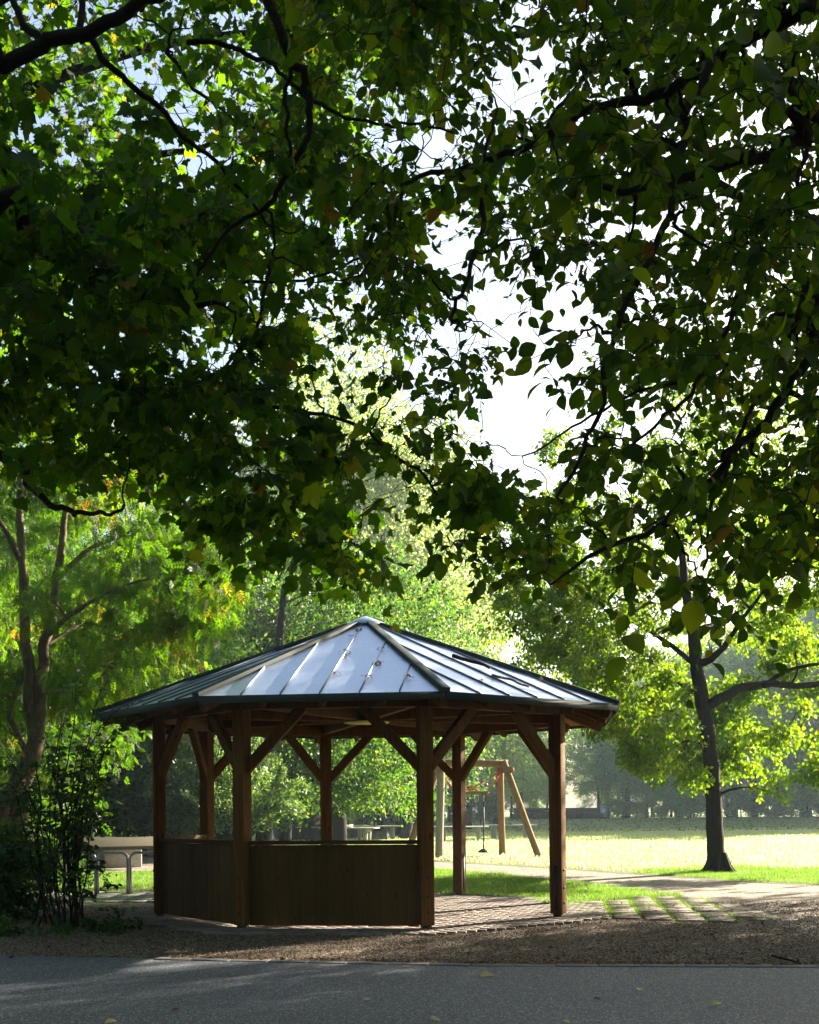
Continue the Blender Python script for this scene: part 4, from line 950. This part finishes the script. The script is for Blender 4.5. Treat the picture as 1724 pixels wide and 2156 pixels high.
canopy('hornbeam_tree', 'smaller leaved hornbeam crown farther back between the bough and the sky', [(*h2, -.1), (*h2, 2), (h2[0]-.1, h2[1], 5), (h2[0]-.6, h2[1], 9), (h2[0]-.8, h2[1], 12)], [.32, .28, .24, .18, .08],
       [([(*h2, 4), (6.5, 13, 6.5), at(1500, 380, 12.5), at(1200, 300, 12)], .1, .03), ([(*h2, 5.5), (6.5, 13, 8.5), at(1400, 80, 12.5), at(1000, 80, 12)], .1, .03), ([(*h2, 3.4), (6.8, 13, 5), at(1550, 700, 12.5)], .08, .03)],
       s_horn2, Nn_(250), OVATE, 'hornbeam', np.random.default_rng(82), .12, 6, 8, .6, .5)

# --- trees just outside the frame on the right, whose shade shows; unseen ones round the camera added to block skylight
rng = np.random.default_rng(91)
OS = 'trees outside the frame that shade the road'
pT = proto('broadleaf_tree', 28, 22, (0, 0, 14.5), (5.6, 5.6, 8.2), 260, 15, 11, 1.2, .30, .40, 'far', low=-.9, trunk_top=.85, shell=.25)
for k, (x, y, s, l) in enumerate(((16.5, 19., .95, 'tall tree outside the photo right of the shelter'), (18.5, 12.5, .85, 'tall roadside tree outside the photo on the right'), (24., 25.5, .9, 'tall tree outside the photo right of the path'), (-12., 5., .8, 'unseen tall tree added left of the road to block skylight'),
                   (-2., -10., .8, 'unseen tall tree added behind the camera to block skylight'), (9., -9., .8, 'second unseen tall tree added behind the camera to block skylight'), (-13., -7., .8, 'third unseen tall tree added behind the camera to block skylight'))):  # left and rear ones added unseen to cut skylight
    o = pT if k == 0 else copy_tree(pD if k == 2 else pT); place(o, (x, y, 0), rng.uniform(0, 6), 1.6 if k == 2 else s); tag(o, l, 'tree', OS)
for k, (x, y) in enumerate(((-24., -6.), (-18., -16.), (-7., -19.), (4., -20.), (15., -17.), (23., -8.), (-24., 8.), (26., 3.))):  # arc of unseen trees added to darken surfaces facing the camera
    o = copy_tree(pT); place(o, (x, y, 0), rng.uniform(0, 6), .95); tag(o, 'unseen tall tree added round the camera to block skylight, number %s from the left' % ('one', 'two', 'three', 'four', 'five', 'six', 'seven', 'eight')[k], 'tree', OS)
for x, y, s, l in ((17.5, 24., .9, 'open tree outside the photo right of the lime tree'), (12.4, 20., .6, 'open tree outside the photo beside the path'), (11.2, 17.6, .55, 'small open tree outside the photo right of the path')):
    o = copy_tree(pD); place(o, (x, y, 0), rng.uniform(0, 6), s); tag(o, l, 'tree', OS)
for x, y, s, l in ((5.5, -2., .6, 'unseen tree added behind the camera on the right to block skylight'), (-6., -3., .65, 'unseen tree added behind the camera on the left to block skylight')):  # unseen pair added close by to dim the fill light
    o = copy_tree(pA); place(o, (x, y, 0), rng.uniform(0, 6), s); tag(o, l, 'tree', OS)
for k, (x, y) in enumerate(((47, 105), (60, 99), (72, 110), (80, 100))):
    o = copy_tree(pT); place(o, (x, y, 0), rng.uniform(0, 6), 1.25); tag(o, ('tall tree outside the photo nearest the right edge of the far wood', 'tall tree outside the photo, deep in the right end of the far wood', 'tall tree outside the photo at the front of the far wood', 'tall tree outside the photo in the middle of the far wood', 'tall tree outside the photo at the back of the far wood', 'tall tree outside the photo farthest right in the far wood', 'tall tree outside the photo standing forward of the far wood')[k], 'tree', 'tall trees outside the frame at the right end of the far wood')
for x, y, s, l in ((62, 88, 1.1, 'big tree outside the photo beyond the meadow'), (74, 104, 1.2, 'big tree outside the photo at the far corner of the meadow'), (54, 112, 1.1, 'big tree outside the photo behind the meadow'), (84, 90, 1.1, 'farthest right tree outside the photo')):
    o = copy_tree(pA); place(o, (x, y, 0), rng.uniform(0, 6), s*1.15); tag(o, l, 'tree', 'trees outside the frame that shade the far meadow')

# ------------------------------------------------------------------ grass and litter
rng = np.random.default_rng(7)
def blades(name, poly, n, h, seed, zb=.012, dens_=None, clumpy=True, m='grass', label=None, wm=None):
    g = np.random.default_rng(seed); P = np.array([p[:2] for p in poly]); lo, hi = P.min(0), P.max(0); mb = MB()
    q = g.uniform(lo, hi, (n*3, 2)); x, y = q[:, 0], q[:, 1]; c = np.zeros(len(q), bool); j = len(P)-1
    for i in range(len(P)):
        den = (P[j, 1]-P[i, 1]) or 1e-9
        c ^= ((P[i, 1] > y) != (P[j, 1] > y)) & (x < (P[j, 0]-P[i, 0])*(y-P[i, 1])/den+P[i, 0]); j = i
    q = q[c][:n]; k = .5+.5*np.sin(q[:, 0]*3.1+np.sin(q[:, 1]*2.3)*2)*np.sin(q[:, 1]*2.7+1.3)
    p = np.c_[q, np.full(len(q), zb)]; ax = nrm(g.normal(0, .38, p.shape)*np.array((1, 1, 0))+np.array((0, 0, 1.)))
    leaves(mb, BLADE, p, ax, nrm(g.normal(0, 1, p.shape)), h*(.55+.7*k)*g.uniform(.5, 1.3, len(p)), wm)
    return tag(mb.build(name, M[m]), kind='stuff', label=label, cat='grass')
blades('grass', strip, Nn_(90000), .085, 1, label='green grass growing on the verge behind the right posts of the shelter')
blades('grass', lstrip, Nn_(50000), .07, 2, label='sunlit grass beyond the cycle stands on the left')
shade_edge = [gr(1340, 1839)[:2], gr(1480, 1849)[:2], gr(1560, 1855)[:2], gr(1724, 1862)[:2], gr(1900, 1864)[:2], gr(1900, 1832)[:2], gr(1500, 1822)[:2], gr(1330, 1832)[:2]]  # darker grass laid where the lime's shade falls; pale blades end here
blades('grass', shade_edge, Nn_(50000), .07, 3, .0, label='grass along the near edge of the meadow round the lime trunk')
blades('grass', [gr(-200, 1868)[:2], gr(330, 1870)[:2], gr(330, 1905)[:2], gr(-200, 1905)[:2]], Nn_(9000), .05, 4, .006, label='thin weeds between the slabs under the cycle stands')
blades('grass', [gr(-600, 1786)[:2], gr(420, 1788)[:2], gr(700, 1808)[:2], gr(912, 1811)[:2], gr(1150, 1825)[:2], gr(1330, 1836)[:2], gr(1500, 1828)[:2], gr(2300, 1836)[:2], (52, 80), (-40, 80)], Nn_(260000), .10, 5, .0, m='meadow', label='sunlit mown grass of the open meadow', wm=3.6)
# weeds in the joints of the pavers
mb = MB(); g = np.random.default_rng(8); J = np.array(joints)
q = J[g.integers(0, len(J), Nn_(13000))]; cx_ = math.cos(R(-7)); sx_ = math.sin(R(-7))
off = np.where(g.random(len(q))[:, None] < .62, np.c_[g.choice([-.2, .2], len(q))+g.normal(0, .016, len(q))*(1+2*np.sin(q[:, 0]*3.3+q[:, 1]*5.1)**2), g.uniform(-.07, .07, len(q))], np.c_[g.uniform(-.17, .17, len(q)), g.choice([-.066, .066], len(q))+g.normal(0, .008, len(q))])
keep = (.5+.5*np.sin(q[:, 0]*2.1+q[:, 1]*1.7)*np.sin(q[:, 1]*3-q[:, 0]))*1.0+np.clip((q[:, 1]-15.9)*.35, 0, .6)-.35*(np.sin(q[:, 0]*9+1)*np.sin(q[:, 1]*7)) > .15+g.random(len(q))*.9
q = q+np.c_[off[:, 0]*cx_-off[:, 1]*sx_, off[:, 0]*sx_+off[:, 1]*cx_]; q = q[keep]
p = np.c_[q, np.full(len(q), .01)]; leaves(mb, BLADE, p, nrm(g.normal(0, .6, p.shape)*(1, 1, 0)+(0, 0, 1)), nrm(g.normal(0, 1, p.shape)), .042*g.uniform(.4, 1.3, len(p)), 1.6)
tag(mb.build('grass', M['grass']), 'grass growing in the joints of the stone slabs right of the shelter', 'grass', kind='stuff')
# wood chips, gravel and dead leaves lying on the bare ground
g = np.random.default_rng(9); mb = MB(); n = Nn_(95000)
Yq = 10.9+(1-g.random(n)**1.0)*7.0; Xq = g.uniform(-.42, .42, n)*Yq
ed = np.interp(Xq, edge[:, 0], edge[:, 1]); ed = np.where(Xq < edge[0, 0], edge[0, 1]+(edge[0, 0]-Xq)*.12, ed)
ok = (Yq > ed+.12) & ((Xq-PC[0])**2+(Yq-PC[1])**2 > 3.5**2) & ~((Xq > 2.2) & (Xq < 4.9) & (Yq > 15.2) & (Yq < 17.6))
p = np.c_[Xq[ok], Yq[ok], g.uniform(.008, .02, ok.sum())]; tilt = nrm(g.normal(0, 1, p.shape)*(1, 1, .25))
CH = (np.array([(-.5, -.5, 0), (.5, -.45, 0), (.45, .5, 0), (-.4, .55, 0), (-.3, -.3, .3), (.3, -.3, .3), (.3, .3, .3), (-.3, .3, .3)]), np.array([(0, 3, 2, 1), (4, 5, 6, 7), (0, 1, 5, 4), (1, 2, 6, 5), (2, 3, 7, 6), (3, 0, 4, 7)]), np.zeros((8, 2)))
leaves(mb, CH, p, tilt, nrm(g.normal(0, .3, p.shape)+(0, 0, 1)), g.uniform(.006, .02, len(p)), g.uniform(.4, .9, len(p)))
tag(mb.build('wood_chips', M['chip']), 'wood chips and gravel scattered over the bare ground by the road', 'wood chips', kind='stuff')
mb = MB(); n = Nn_(2600); Yq = 10.8+g.random(n)**1.3*7; Xq = g.uniform(-.45, .42, n)*Yq; ed = np.interp(Xq, edge[:, 0], edge[:, 1]); ok = (Yq > ed+.05) & (((Xq-PC[0])**2+(Yq-PC[1])**2 > 3.6**2) | (g.random(n) < .05))
p = np.c_[Xq[ok], Yq[ok], np.full(ok.sum(), .024)]; leaves(mb, OVATE, p, nrm(g.normal(0, 1, p.shape)*(1, 1, .15)), nrm(g.normal(0, .35, p.shape)+(0, 0, 1)), g.uniform(.02, .06, len(p)))
n2 = Nn_(900); s2 = g.random(n2); ex = edge[0, 0]+(7-edge[0, 0])*s2; p = np.c_[ex, np.interp(ex, edge[:, 0], edge[:, 1])+.06+np.abs(g.normal(0, .09, n2))*g.uniform(.2, 2, n2), np.full(n2, .026)]
leaves(mb, OVATE, p, nrm(g.normal(0, 1, p.shape)*(1, 1, .15)), nrm(g.normal(0, .35, p.shape)+(0, 0, 1)), g.uniform(.02, .055, len(p)))
tag(mb.build('dead_leaves', M['dead']), 'brown dead leaves lying on the bare ground', 'leaf litter', kind='stuff')
# pale specks of fallen leaves on the far meadow slope
mb = MB(); n = Nn_(5000); Yq = g.uniform(68, 103, n); Xq = (g.uniform(900, 1760, n)-867)*Yq/FPX; p = np.c_[Xq, Yq, [bank_z(v)+.03 for v in Yq]]
leaves(mb, OVATE, p, nrm(g.normal(0, 1, p.shape)*(1, 1, .3)), nrm(g.normal(0, .5, p.shape)+(0, 0, 1)), g.uniform(.08, .17, n)); tag(mb.build('fallen_leaves', M['dead']), 'fallen leaves scattered over the far part of the meadow', 'leaf litter', kind='stuff')
# single leaves and sticks on the road
def one_leaf(px, py, size, rz, label, m='yellowleaf', tpl=OVATE, z=.014):
    P = gr(px, py, z); mb = MB(); leaves(mb, tpl, np.array([(0, 0, .0)]), np.array([(math.cos(rz), math.sin(rz), .12)]), np.array([(.1, -.25, 1)]), size)
    V = mb.v[0]; V[:, 2] -= V[:, 2].min(); o = mb.build('fallen_leaf', M[m], None, P, uv=True); return tag(o, label, 'leaf', 'fallen leaves lying singly on the road')
one_leaf(762, 2107, .075, .3, 'yellow fallen leaf on the road below the middle of the shelter')
one_leaf(927, 2149, .075, 2.8, 'orange fallen leaf at the bottom edge of the photo right of centre')
one_leaf(908, 2146, .06, .8, 'small green fallen leaf beside the orange one at the bottom edge')
one_leaf(360, 2129, .07, 0.1, 'small orange leaf on the road below the left end of the shelter', 'dead')
one_leaf(1012, 2055, .13, .1, 'large pale leaf on the road just off the kerb near the centre', 'yellowleaf', MAPLE)
one_leaf(1345, 2087, .08, 1.2, 'green and yellow leaf on the road below the lime tree')
one_leaf(1492, 2117, .11, .2, 'pale curled leaf lying on the road at the lower right')
one_leaf(1200, 2154, .07, 2.2, 'yellow leaf cut by the bottom edge of the photo')
one_leaf(1265, 2106, .07, 2.9, 'brown leaf on the sunlit streak of the road', 'dead')
one_leaf(220, 2155, .09, .5, 'pale leaf at the bottom edge on the left')
def stick(path, r, label, name='stick', m='bark', forks=()):
    P = np.asarray(path, float); b = P[0].copy(); mb = MB(); q = wob(smooth_path(P-b, 5), np.random.default_rng(3), r*.4); mb.tube(q, np.linspace(r, r*.6, len(q)), 7)
    for f in forks: f = np.asarray(f, float)-b; mb.tube(f, np.linspace(r*.6, r*.3, len(f)), 6)
    return tag(mb.build(name, M[m], None, b, smooth=True), label, 'stick')
stick([gr(1625, 2012, .02), gr(1655, 2019, .03), gr(1685, 2030, .02)], .014, 'thin dark stick on the gravel near the road at the lower right')
RM0 = RR*math.cos(math.pi/8)
def roofpt(i, s, r, h=.0):
    a, b = pa(i, RR), pa(i+1, RR); n_ = nrm((a+b)/2); t_ = nrm(b-a); SM = (HA-HE)/RM0; Nq = nrm(np.array((*(n_*SM), 1.0)))
    return np.array((*(PC+n_*r+t_*s), HA-SM*r))+Nq*h
stick([roofpt(1, .02, 2.72, .03), roofpt(1, .05, 2.88, .05), roofpt(1, .16, 2.98, .04), roofpt(1, .24, 3.16, .03)], .02, 'pale forked twig lying on the right slope of the roof near the eave', 'twig', 'bark_pale', [[roofpt(1, .05, 2.85, .05), roofpt(1, -.03, 2.93, .05)]])
stick([roofpt(1, .05, 1.9, .045), roofpt(1, .15, 2.1, .05), roofpt(1, .28, 2.38, .04)], .03, 'dark strip of bark on the right slope of the roof, above the pale twig', 'bark_strip')
def litter(i, s, r, n, seed, label):
    g = np.random.default_rng(seed); b = roofpt(i, s, r, .008); mb = MB(); p = g.normal(0, 1, (n, 3))*(.025, .05, .012)+(0, 0, .0)+(0, 0, .014)
    leaves(mb, SMALL, p, nrm(g.normal(0, 1, p.shape)*(1, 1, .3)), nrm(g.normal(0, .5, p.shape)+(0, 0, 1)), g.uniform(.015, .04, n))
    for k in range(4):
        c = g.normal(0, .04, 3)*(1, 1, .1)+(0, 0, .012); d = g.normal(0, .02, 3)*(1, 1, .15); mb.tube([c, c+d], .003, 4)
    return tag(mb.build('leaf_clump', M['dead'], None, b), label, 'dead leaves', 'clumps of dead leaves caught against the roof seams')
for q, (s, r, n, l) in enumerate([(-.02, .62, 26, 'clump of dead leaves just under the roof apex'), (-.06, .95, 10, 'small dead leaf clump below the topmost one on the roof'), (.0, 1.75, 18, 'dead leaf clump halfway up the middle roof seam'), (.04, 2.0, 14, 'dead leaf clump lower on the middle roof seam'),
                                  (.04, 2.75, 18, 'dead leaf clump near the foot of the middle roof seam'), (.5, 1.65, 16, 'dead leaf clump high beside the right hand seam'), (.52, 2.35, 30, 'largest dead leaf clump on the front slope'), (.5, 2.95, 20, 'dead leaf clump low on the right hand seam'),
                                  (.97, 3.0, 24, 'dead leaf clump on the shortest right seam'), (.22, .6, 6, 'few dead leaves right of the roof apex')]): litter(0, s, r, n, 200+q, l)
for q, (s, r, n, l) in enumerate([(-.45, 3.0, 16, 'dead leaf clump on the right slope beside the lowest seam'), (.9, 2.7, 14, 'dead leaf clump far right on the roof')]): litter(1, s, r, n, 230+q, l)

# ------------------------------------------------------------------ things around the shelter
def on(px, py): p = gr(px, py); return p
# log swing frame with the red ropes and the rope seat
YW = gr(1058, 1804)[1]
def aW(x, y, dy=0): return at(x, y, YW+dy)
root = empty('swing_frame', (aW(1010, 1800)[0], YW, 0)); LW = np.array(root.location)
def logp(name, P, r, m='log', parent=None, wobb=.01):
    P = np.asarray(P, float)-LW; q = wob(smooth_path(P, 6), rng, wobb); mb = MB(); mb.tube(q, np.linspace(r, r*.93, len(q)), 14)
    return mb.build(name, M[m], parent or root, smooth=False)
def gz(p): p = np.array(p); p[2] = -.15; return p
logp('leg', [gz(aW(924, 1803, -.2)), aW(929, 1602, 0)], .125, 'log_grey')
logp('leg', [gz(aW(1058, 1803, 1.2)), aW(1053, 1608, .3)], .11)
logp('leg', [gz(aW(1139, 1806, -.6)), aW(1060, 1602, -.1)], .105)
logp('leg', [gz(aW(852, 1800, .9)), aW(925, 1606, .3)], .11)
logp('beam', [aW(885, 1606, .1), aW(1070, 1607, .1)], .115)
logp('cross_log', [aW(880, 1619, .9), aW(931, 1617, -.35)], .11); logp('cross_log', [aW(1048, 1620, .9), aW(1077, 1621, -.5)], .11)
bl, br = aW(985, 1669, .05), aW(1024, 1669, .05)
logp('spreader_bar', [aW(962, 1670, .05), aW(1029, 1670, .05)], .055)
def rope(P, m='red_rope', r=.02, name='rope'):
    mb = MB(); mb.tube(np.asarray(P)-LW, r, 6); return mb.build(name, M[m], root)
rope([aW(1054, 1627, .1), aW(1027, 1668, .05)]); rope([aW(1052, 1625, .3), aW(1008, 1652, .3), aW(985, 1662, .1), aW(962, 1670, .1)])
rope([aW(928, 1625, .1), aW(945, 1648, .1), aW(966, 1672, .05)]); rope([aW(930, 1626, .3), aW(965, 1645, .3), aW(1000, 1662, .1), aW(1018, 1671, .05)])
rope([aW(1018, 1672, .05), aW(1018, 1688, .05)], 'steel', .022, 'chain'); rope([aW(1018, 1688, .05), aW(1018.5, 1740, .05), aW(1018, 1790, .05)], 'black_rubber', .022, 'rope')
mb = MB(); c = aW(1018, 1793, .05)-LW; mb.tube([c+(0, 0, -.03), c+(0, 0, .0), c+(0, 0, .03), c+(0, 0, .10)], [.17, .175, .15, .035], 20); mb.build('disc_seat', M['black_rubber'], root, smooth=False)
tag(root, 'log swing frame with red ropes and a hanging disc seat behind the shelter', 'swing')
# wood chip patch beneath it
sheet('wood_chip_bed', [aW(905, 1800, 1.5)[:2], aW(1030, 1800, 3)[:2], aW(1150, 1800, .8)[:2], aW(1190, 1800, -.8)[:2], aW(1120, 1800, -1.8)[:2], aW(980, 1800, -1.6)[:2], aW(890, 1800, -1.2)[:2]], .004+.008, M['path'], jag=.08, step=.3)

# concrete ping pong tables
def pp_table(px, Y, rz, label, net=True):
    root = empty('ping_pong_table', ((px-867)*Y/FPX, Y, 0), rz)
    MB().box((0, 0, .735), (2.74, 1.52, .06)).build('table_top', M['concrete'], root, bevel=.015)
    for s in (-1, 1):
        mb = MB()
        for q in (-1, 1):
            P = [(-.17, 0.0), (.17, 0.0), (.24, .705), (-.24, .705)]
            V = [(s*.88+x*.5, q*.42+.05*k, z) for k in (-1, 1) for x, z in P]
            mb.add(V, [(0, 1, 2, 3), (7, 6, 5, 4), (0, 4, 5, 1), (1, 5, 6, 2), (2, 6, 7, 3), (3, 7, 4, 0)])
        mb.box((s*.88, 0, .63), (.2, .74, .13)); mb.build('leg', M['concrete'], root)
    if net: MB().box((0, 0, .765+.075), (.025, 1.5, .15)).build('net', M['concrete'], root)
    return tag(root, label, 'table', 'concrete ping pong tables')
for a_ in ((676, 55, R(6), 'pale ping pong table farthest left in the middle bay of the shelter', True), (735, 51, R(-10), 'pale ping pong table partly hidden by the back post of the shelter', True), (791, 56, R(5), 'pale ping pong table right of the back post of the shelter', True),
           (970, 52, R(-4), 'pale ping pong table seen under the log swing frame', False), (1073, 56, R(4), 'pale ping pong table seen between the two right legs of the swing frame', True)):
    pp_table(*a_).scale = (.9, .9, .9)
sheet('table_paving', [gr(560, 1765)[:2], gr(880, 1766)[:2], gr(1180, 1771)[:2], gr(1205, 1768)[:2], gr(1100, 1762)[:2], gr(560, 1757)[:2]], .012, M['concrete'])

# curved concrete table on the left
YK = 31.0; kx = at(248, 1823, YK)[0]
root = empty('curved_table', (kx, YK, 0), R(28))
mb = MB(); n = 24; Lh, Wh = 1.7, 1.1; V = []; F = []
for i in range(n+1):
    y = -Lh+2*Lh*i/n; z = .80-.20*(y/Lh)**2
    for x, dz in ((-Wh, 0), (Wh, 0), (Wh, -.09), (-Wh, -.09)): V.append((x, y, z+dz))
for i in range(n):
    a = i*4
    for k in range(4): F.append((a+k, a+(k+1) % 4, a+4+(k+1) % 4, a+4+k))
F += [(3, 2, 1, 0), (n*4, n*4+1, n*4+2, n*4+3)]; mb.add(V, F)
M['table_top'] = plain('speckled_table_top', (.035, .031, .022), (.12, .108, .078), 40, .9, 0, .08, .2)
top = mb.build('table_top', M['table_top'], root, bevel=.006)
mb = MB(); V = []; F = []
for i in range(n+1):
    y = -Lh+2*Lh*i/n; z = .80-.20*(y/Lh)**2-.02
    for x, dz in ((-Wh-.02, 0), (Wh+.02, 0), (Wh+.02, -.03), (-Wh-.02, -.03)): V.append((x, y, z+dz))
for i in range(n):
    a = i*4; F += [(a+1, a+2, a+6, a+5), (a+3, a, a+4, a+7)]
mb.add(V, F); mb.build('edge_strip', M['steel'], top)
MB().box((0, 0, .34), (1.0, 1.2, .68)).build('base', M['concrete'], root, bevel=.03)
tag(root, 'curved table with a speckled top and block base in sunlight left of the shelter', 'table')
sheet('wood_chip_bed', [gr(-60, 1784)[:2], gr(330, 1786)[:2], gr(420, 1792)[:2], gr(400, 1836)[:2], gr(150, 1838)[:2], gr(-60, 1834)[:2]], .008, M['path'], jag=.08, step=.3)

# steel cycle stands in a row
def hoop(x, y, w_, label, rz):
    root = empty('cycle_stand', (x, y, 0), rz); h = .76; r = .11; P = [(0, 0, -.05), (0, 0, h-r)]
    for k in range(1, 6): a = k*math.pi/10; P.append((r-r*math.cos(a), 0, h-r+r*math.sin(a)))
    P2 = [(w_-x_, 0, z) for x_, _, z in P][::-1]; mb = MB(); mb.tube(P+P2, .024, 12); mb.build('hoop', M['steel'], root, smooth=True)
    mb = MB()
    for q in (0, w_): mb.tube([(q, 0, .005), (q, 0, .017)], .05, 12)
    mb.build('foot_plate', M['steel'], root); return tag(root, label, 'cycle stand', 'cycle stands in a row left of the shelter')
Yh = gr(205, 1886)[1]
for px, l in ((-58, 'cycle stand at the left edge of the photo, mostly hidden by ivy'), (10, 'cycle stand behind the ivy bush'), (74, 'cycle stand behind the left stems of the dark shrub'), (138, 'cycle stand hidden by the thick of the dark shrub'), (206, 'fully visible cycle stand between the dark shrub and the shelter'), (275, 'cycle stand touching the left wall of the shelter')):
    p = at(px, 1880, Yh); hoop(p[0], Yh, .53, l, R(0))

# climbing net with a blue pole in the distance
YN = 88.
def aN(x, y, dy=0): return at(x, y, YN+dy)
root = empty('climbing_net', (aN(800, 1740)[0], YN, 0)); LW = np.array(root.location)
mb = MB(); mb.tube([aN(801, 1745)-LW, aN(801, 1650)-LW], .17, 10); mb.build('pole', M['steel'], root)
mb = MB(); pk = aN(801, 1652); 
for ex, m_ in ((700, 0), (728, 1), (748, 0), (770, 1), (790, 0), (812, 1), (826, 0), (850, 1), (872, 0)):
    for dy in (-3, 3): mb.tube([pk-LW, (pk+aN(ex, 1738, dy))/2+(0, 0, -.25)-LW, aN(ex, 1740, dy)-LW], .04, 4)
mb.build('net_ropes', M['green_rope'], root)
mb = MB()
for k in range(9):
    t = k/9.; y = 1690+k*6
    P = [aN(801+(x-801)*(y-1652)/88., y+3*math.sin(j*2.1), 0)-LW for j, x in enumerate(np.linspace(748, 848, 12))]; mb.tube(P, .035, 4)
for k in range(8):
    x = 752+k*13; mb.tube([aN(801+(x-801)*.4, 1692)-LW, aN(x, 1738)-LW], .035, 4)
mb.build('red_ropes', M['red_rope'], root)
mb = MB(); c = aN(823, 1659)-LW; mb.tube([c+(0, 0, -.5), c+(0, 0, -.3), c], [.3, .75, .95], 14); mb.build('basket', M['black_rubber'], root)
tag(root, 'climbing net of green and red ropes on a blue grey pole in the distance', 'climbing net')
# boulders by the tables
def boulder(px, py, w_, h_, d_, label, seed):
    g = np.random.default_rng(seed); p = gr(px, py); me = bpy.data.meshes.new('boulder'); import bmesh
    bm = bmesh.new(); bmesh.ops.create_icosphere(bm, subdivisions=3, radius=1)
    ph = g.uniform(0, 6, 6)
    for v in bm.verts:
        c = v.co; s = np.sign; k = 1+.10*math.sin(3*c.x+ph[0])+.09*math.sin(4*c.y+ph[1])+.08*math.sin(5*c.z+ph[2])+.04*math.sin(9*c.x+7*c.y+ph[3])
        f = lambda q: math.copysign(abs(q)**.6, q)
        c.x, c.y, c.z = f(c.x)*k*w_/2, f(c.y)*k*d_/2, max(-.1, f(c.z)*k*h_*.55+h_*.42)
    bm.to_mesh(me); me.materials.append(M['stone'])
    return tag(link('boulder', me, None, p), label, 'boulder', 'boulders beside the ping pong tables')
boulder(600, 1768, 1.1, .75, .9, 'small grey boulder right of the thick trunk behind the shelter', 1)
boulder(640, 1767, 2.0, .85, 1., 'long grey boulder behind the left ping pong table', 2)
boulder(690, 1766, 1.2, .8, 1., 'grey boulder between the two left ping pong tables', 3)
boulder(745, 1766, 1.5, .75, 1., 'grey boulder just right of the back post of the shelter', 4)
boulder(792, 1768, 1.2, .45, .9, 'low grey boulder under the right ping pong table', 5)
# the long low wall with benches, a bin, a lamp pole
YB = 104.; ZB_ = bank_z(104.)
p0, p1 = at(1085, 1728, YB), at(1287, 1728, YB)
mb = MB(); mb.bar((p0[0], YB+1.2, .45+ZB_), (p1[0], YB+1.2, .45+ZB_), .3, .9); mb.bar((p0[0]-.02, YB+1.2, .925+ZB_), (p1[0]+.02, YB+1.2, .925+ZB_), .4, .05)
tag(mb.build('low_wall', M['bench_wood'], None), 'long low dark wall behind the benches on the far side of the meadow', 'wall')
sheet('bench_paving', [(p0[0]-8, YB-1.), (p1[0]+26, YB-1.), (p1[0]+26, YB+2.4), (p0[0]-8, YB+2.4)], ZB_+.008, M['path'])
def bench(px, label):
    root = empty('bench', (at(px, 1725, YB)[0], YB, ZB_)); mb = MB()
    for k in range(3): mb.box((0, -.25+k*.16, .46), (3.0, .13, .05))
    mb.build('seat', M['bench_wood'], root); mb = MB()
    for k in range(2): mb.box((0, .30+.03*k, .72+.2*k), (3.0, .045, .14))
    mb.build('backrest', M['bench_wood'], root)
    for s in (-1, 1): mb = MB(); mb.box((s*1.1, 0, .215), (.35, .45, .43)); mb.box((s*1.1, .27, .62), (.07, .05, .66)); mb.build('leg', M['bench_wood'], root)
    return tag(root, label, 'bench', 'benches in front of the low wall')
for px, l in ((1108, 'dark bench behind the slanting leg of the swing frame'), (1150, 'dark bench left of the right shelter post'), (1202, 'dark bench just right of the shelter post'), (1243, 'dark bench nearest the grey bin')): bench(px, l)
root = empty('litter_bin', (at(1264, 1725, YB)[0]+.3, YB-.2, ZB_)); mb = MB(); mb.tube([(0, 0, .12), (0, 0, 1.0)], .34, 18); mb.build('body', M['steel'], root); mb = MB(); mb.tube([(0, 0, 1.06), (0, 0, 1.12)], [.37, .30], 18); mb.tube([(0, 0, 1.0), (0, 0, 1.07)], .05, 6); mb.build('lid', M['concrete'], root)
mb = MB(); mb.tube([(0, 0, 0), (0, 0, .12)], .12, 8); mb.build('foot', M['black_steel'], root); tag(root, 'grey litter bin standing at the right end of the benches', 'bin')
Yl = 101.; root = empty('street_lamp', (at(1617, 1727, Yl)[0], Yl, ZB_-.02)); mb = MB(); mb.tube([(0, 0, 0), (0, 0, 1), (0, 0, 4.6)], [.09, .07, .05], 10); mb.build('pole', M['steel'], root)
mb = MB(); mb.tube([(0, 0, 4.6), (0, 0, 4.75), (0, 0, 4.95), (0, 0, 5.02)], [.10, .22, .25, .08], 14); mb.build('lamp_head', M['concrete'], root); tag(root, 'thin grey lamp pole on the far side of the meadow right of the lime trunk', 'street lamp')

# ------------------------------------------------------------------ morning haze over the meadow
HAZE = 0.0006
if HAZE:
    mb = MB(); mb.box((0, 178, 24), (800, 444, 50)); m, nt, out = mat('haze_air')
    pv = nt.nodes.new('ShaderNodeVolumePrincipled'); pv.inputs['Color'].default_value = (.62, .84, 1, 1); pv.inputs['Density'].default_value = HAZE; pv.inputs['Anisotropy'].default_value = .35
    nt.links.new(pv.outputs[0], out.inputs['Volume']); tag(mb.build('haze', m), kind='stuff', label='pale morning haze hanging over the meadow', cat='haze')
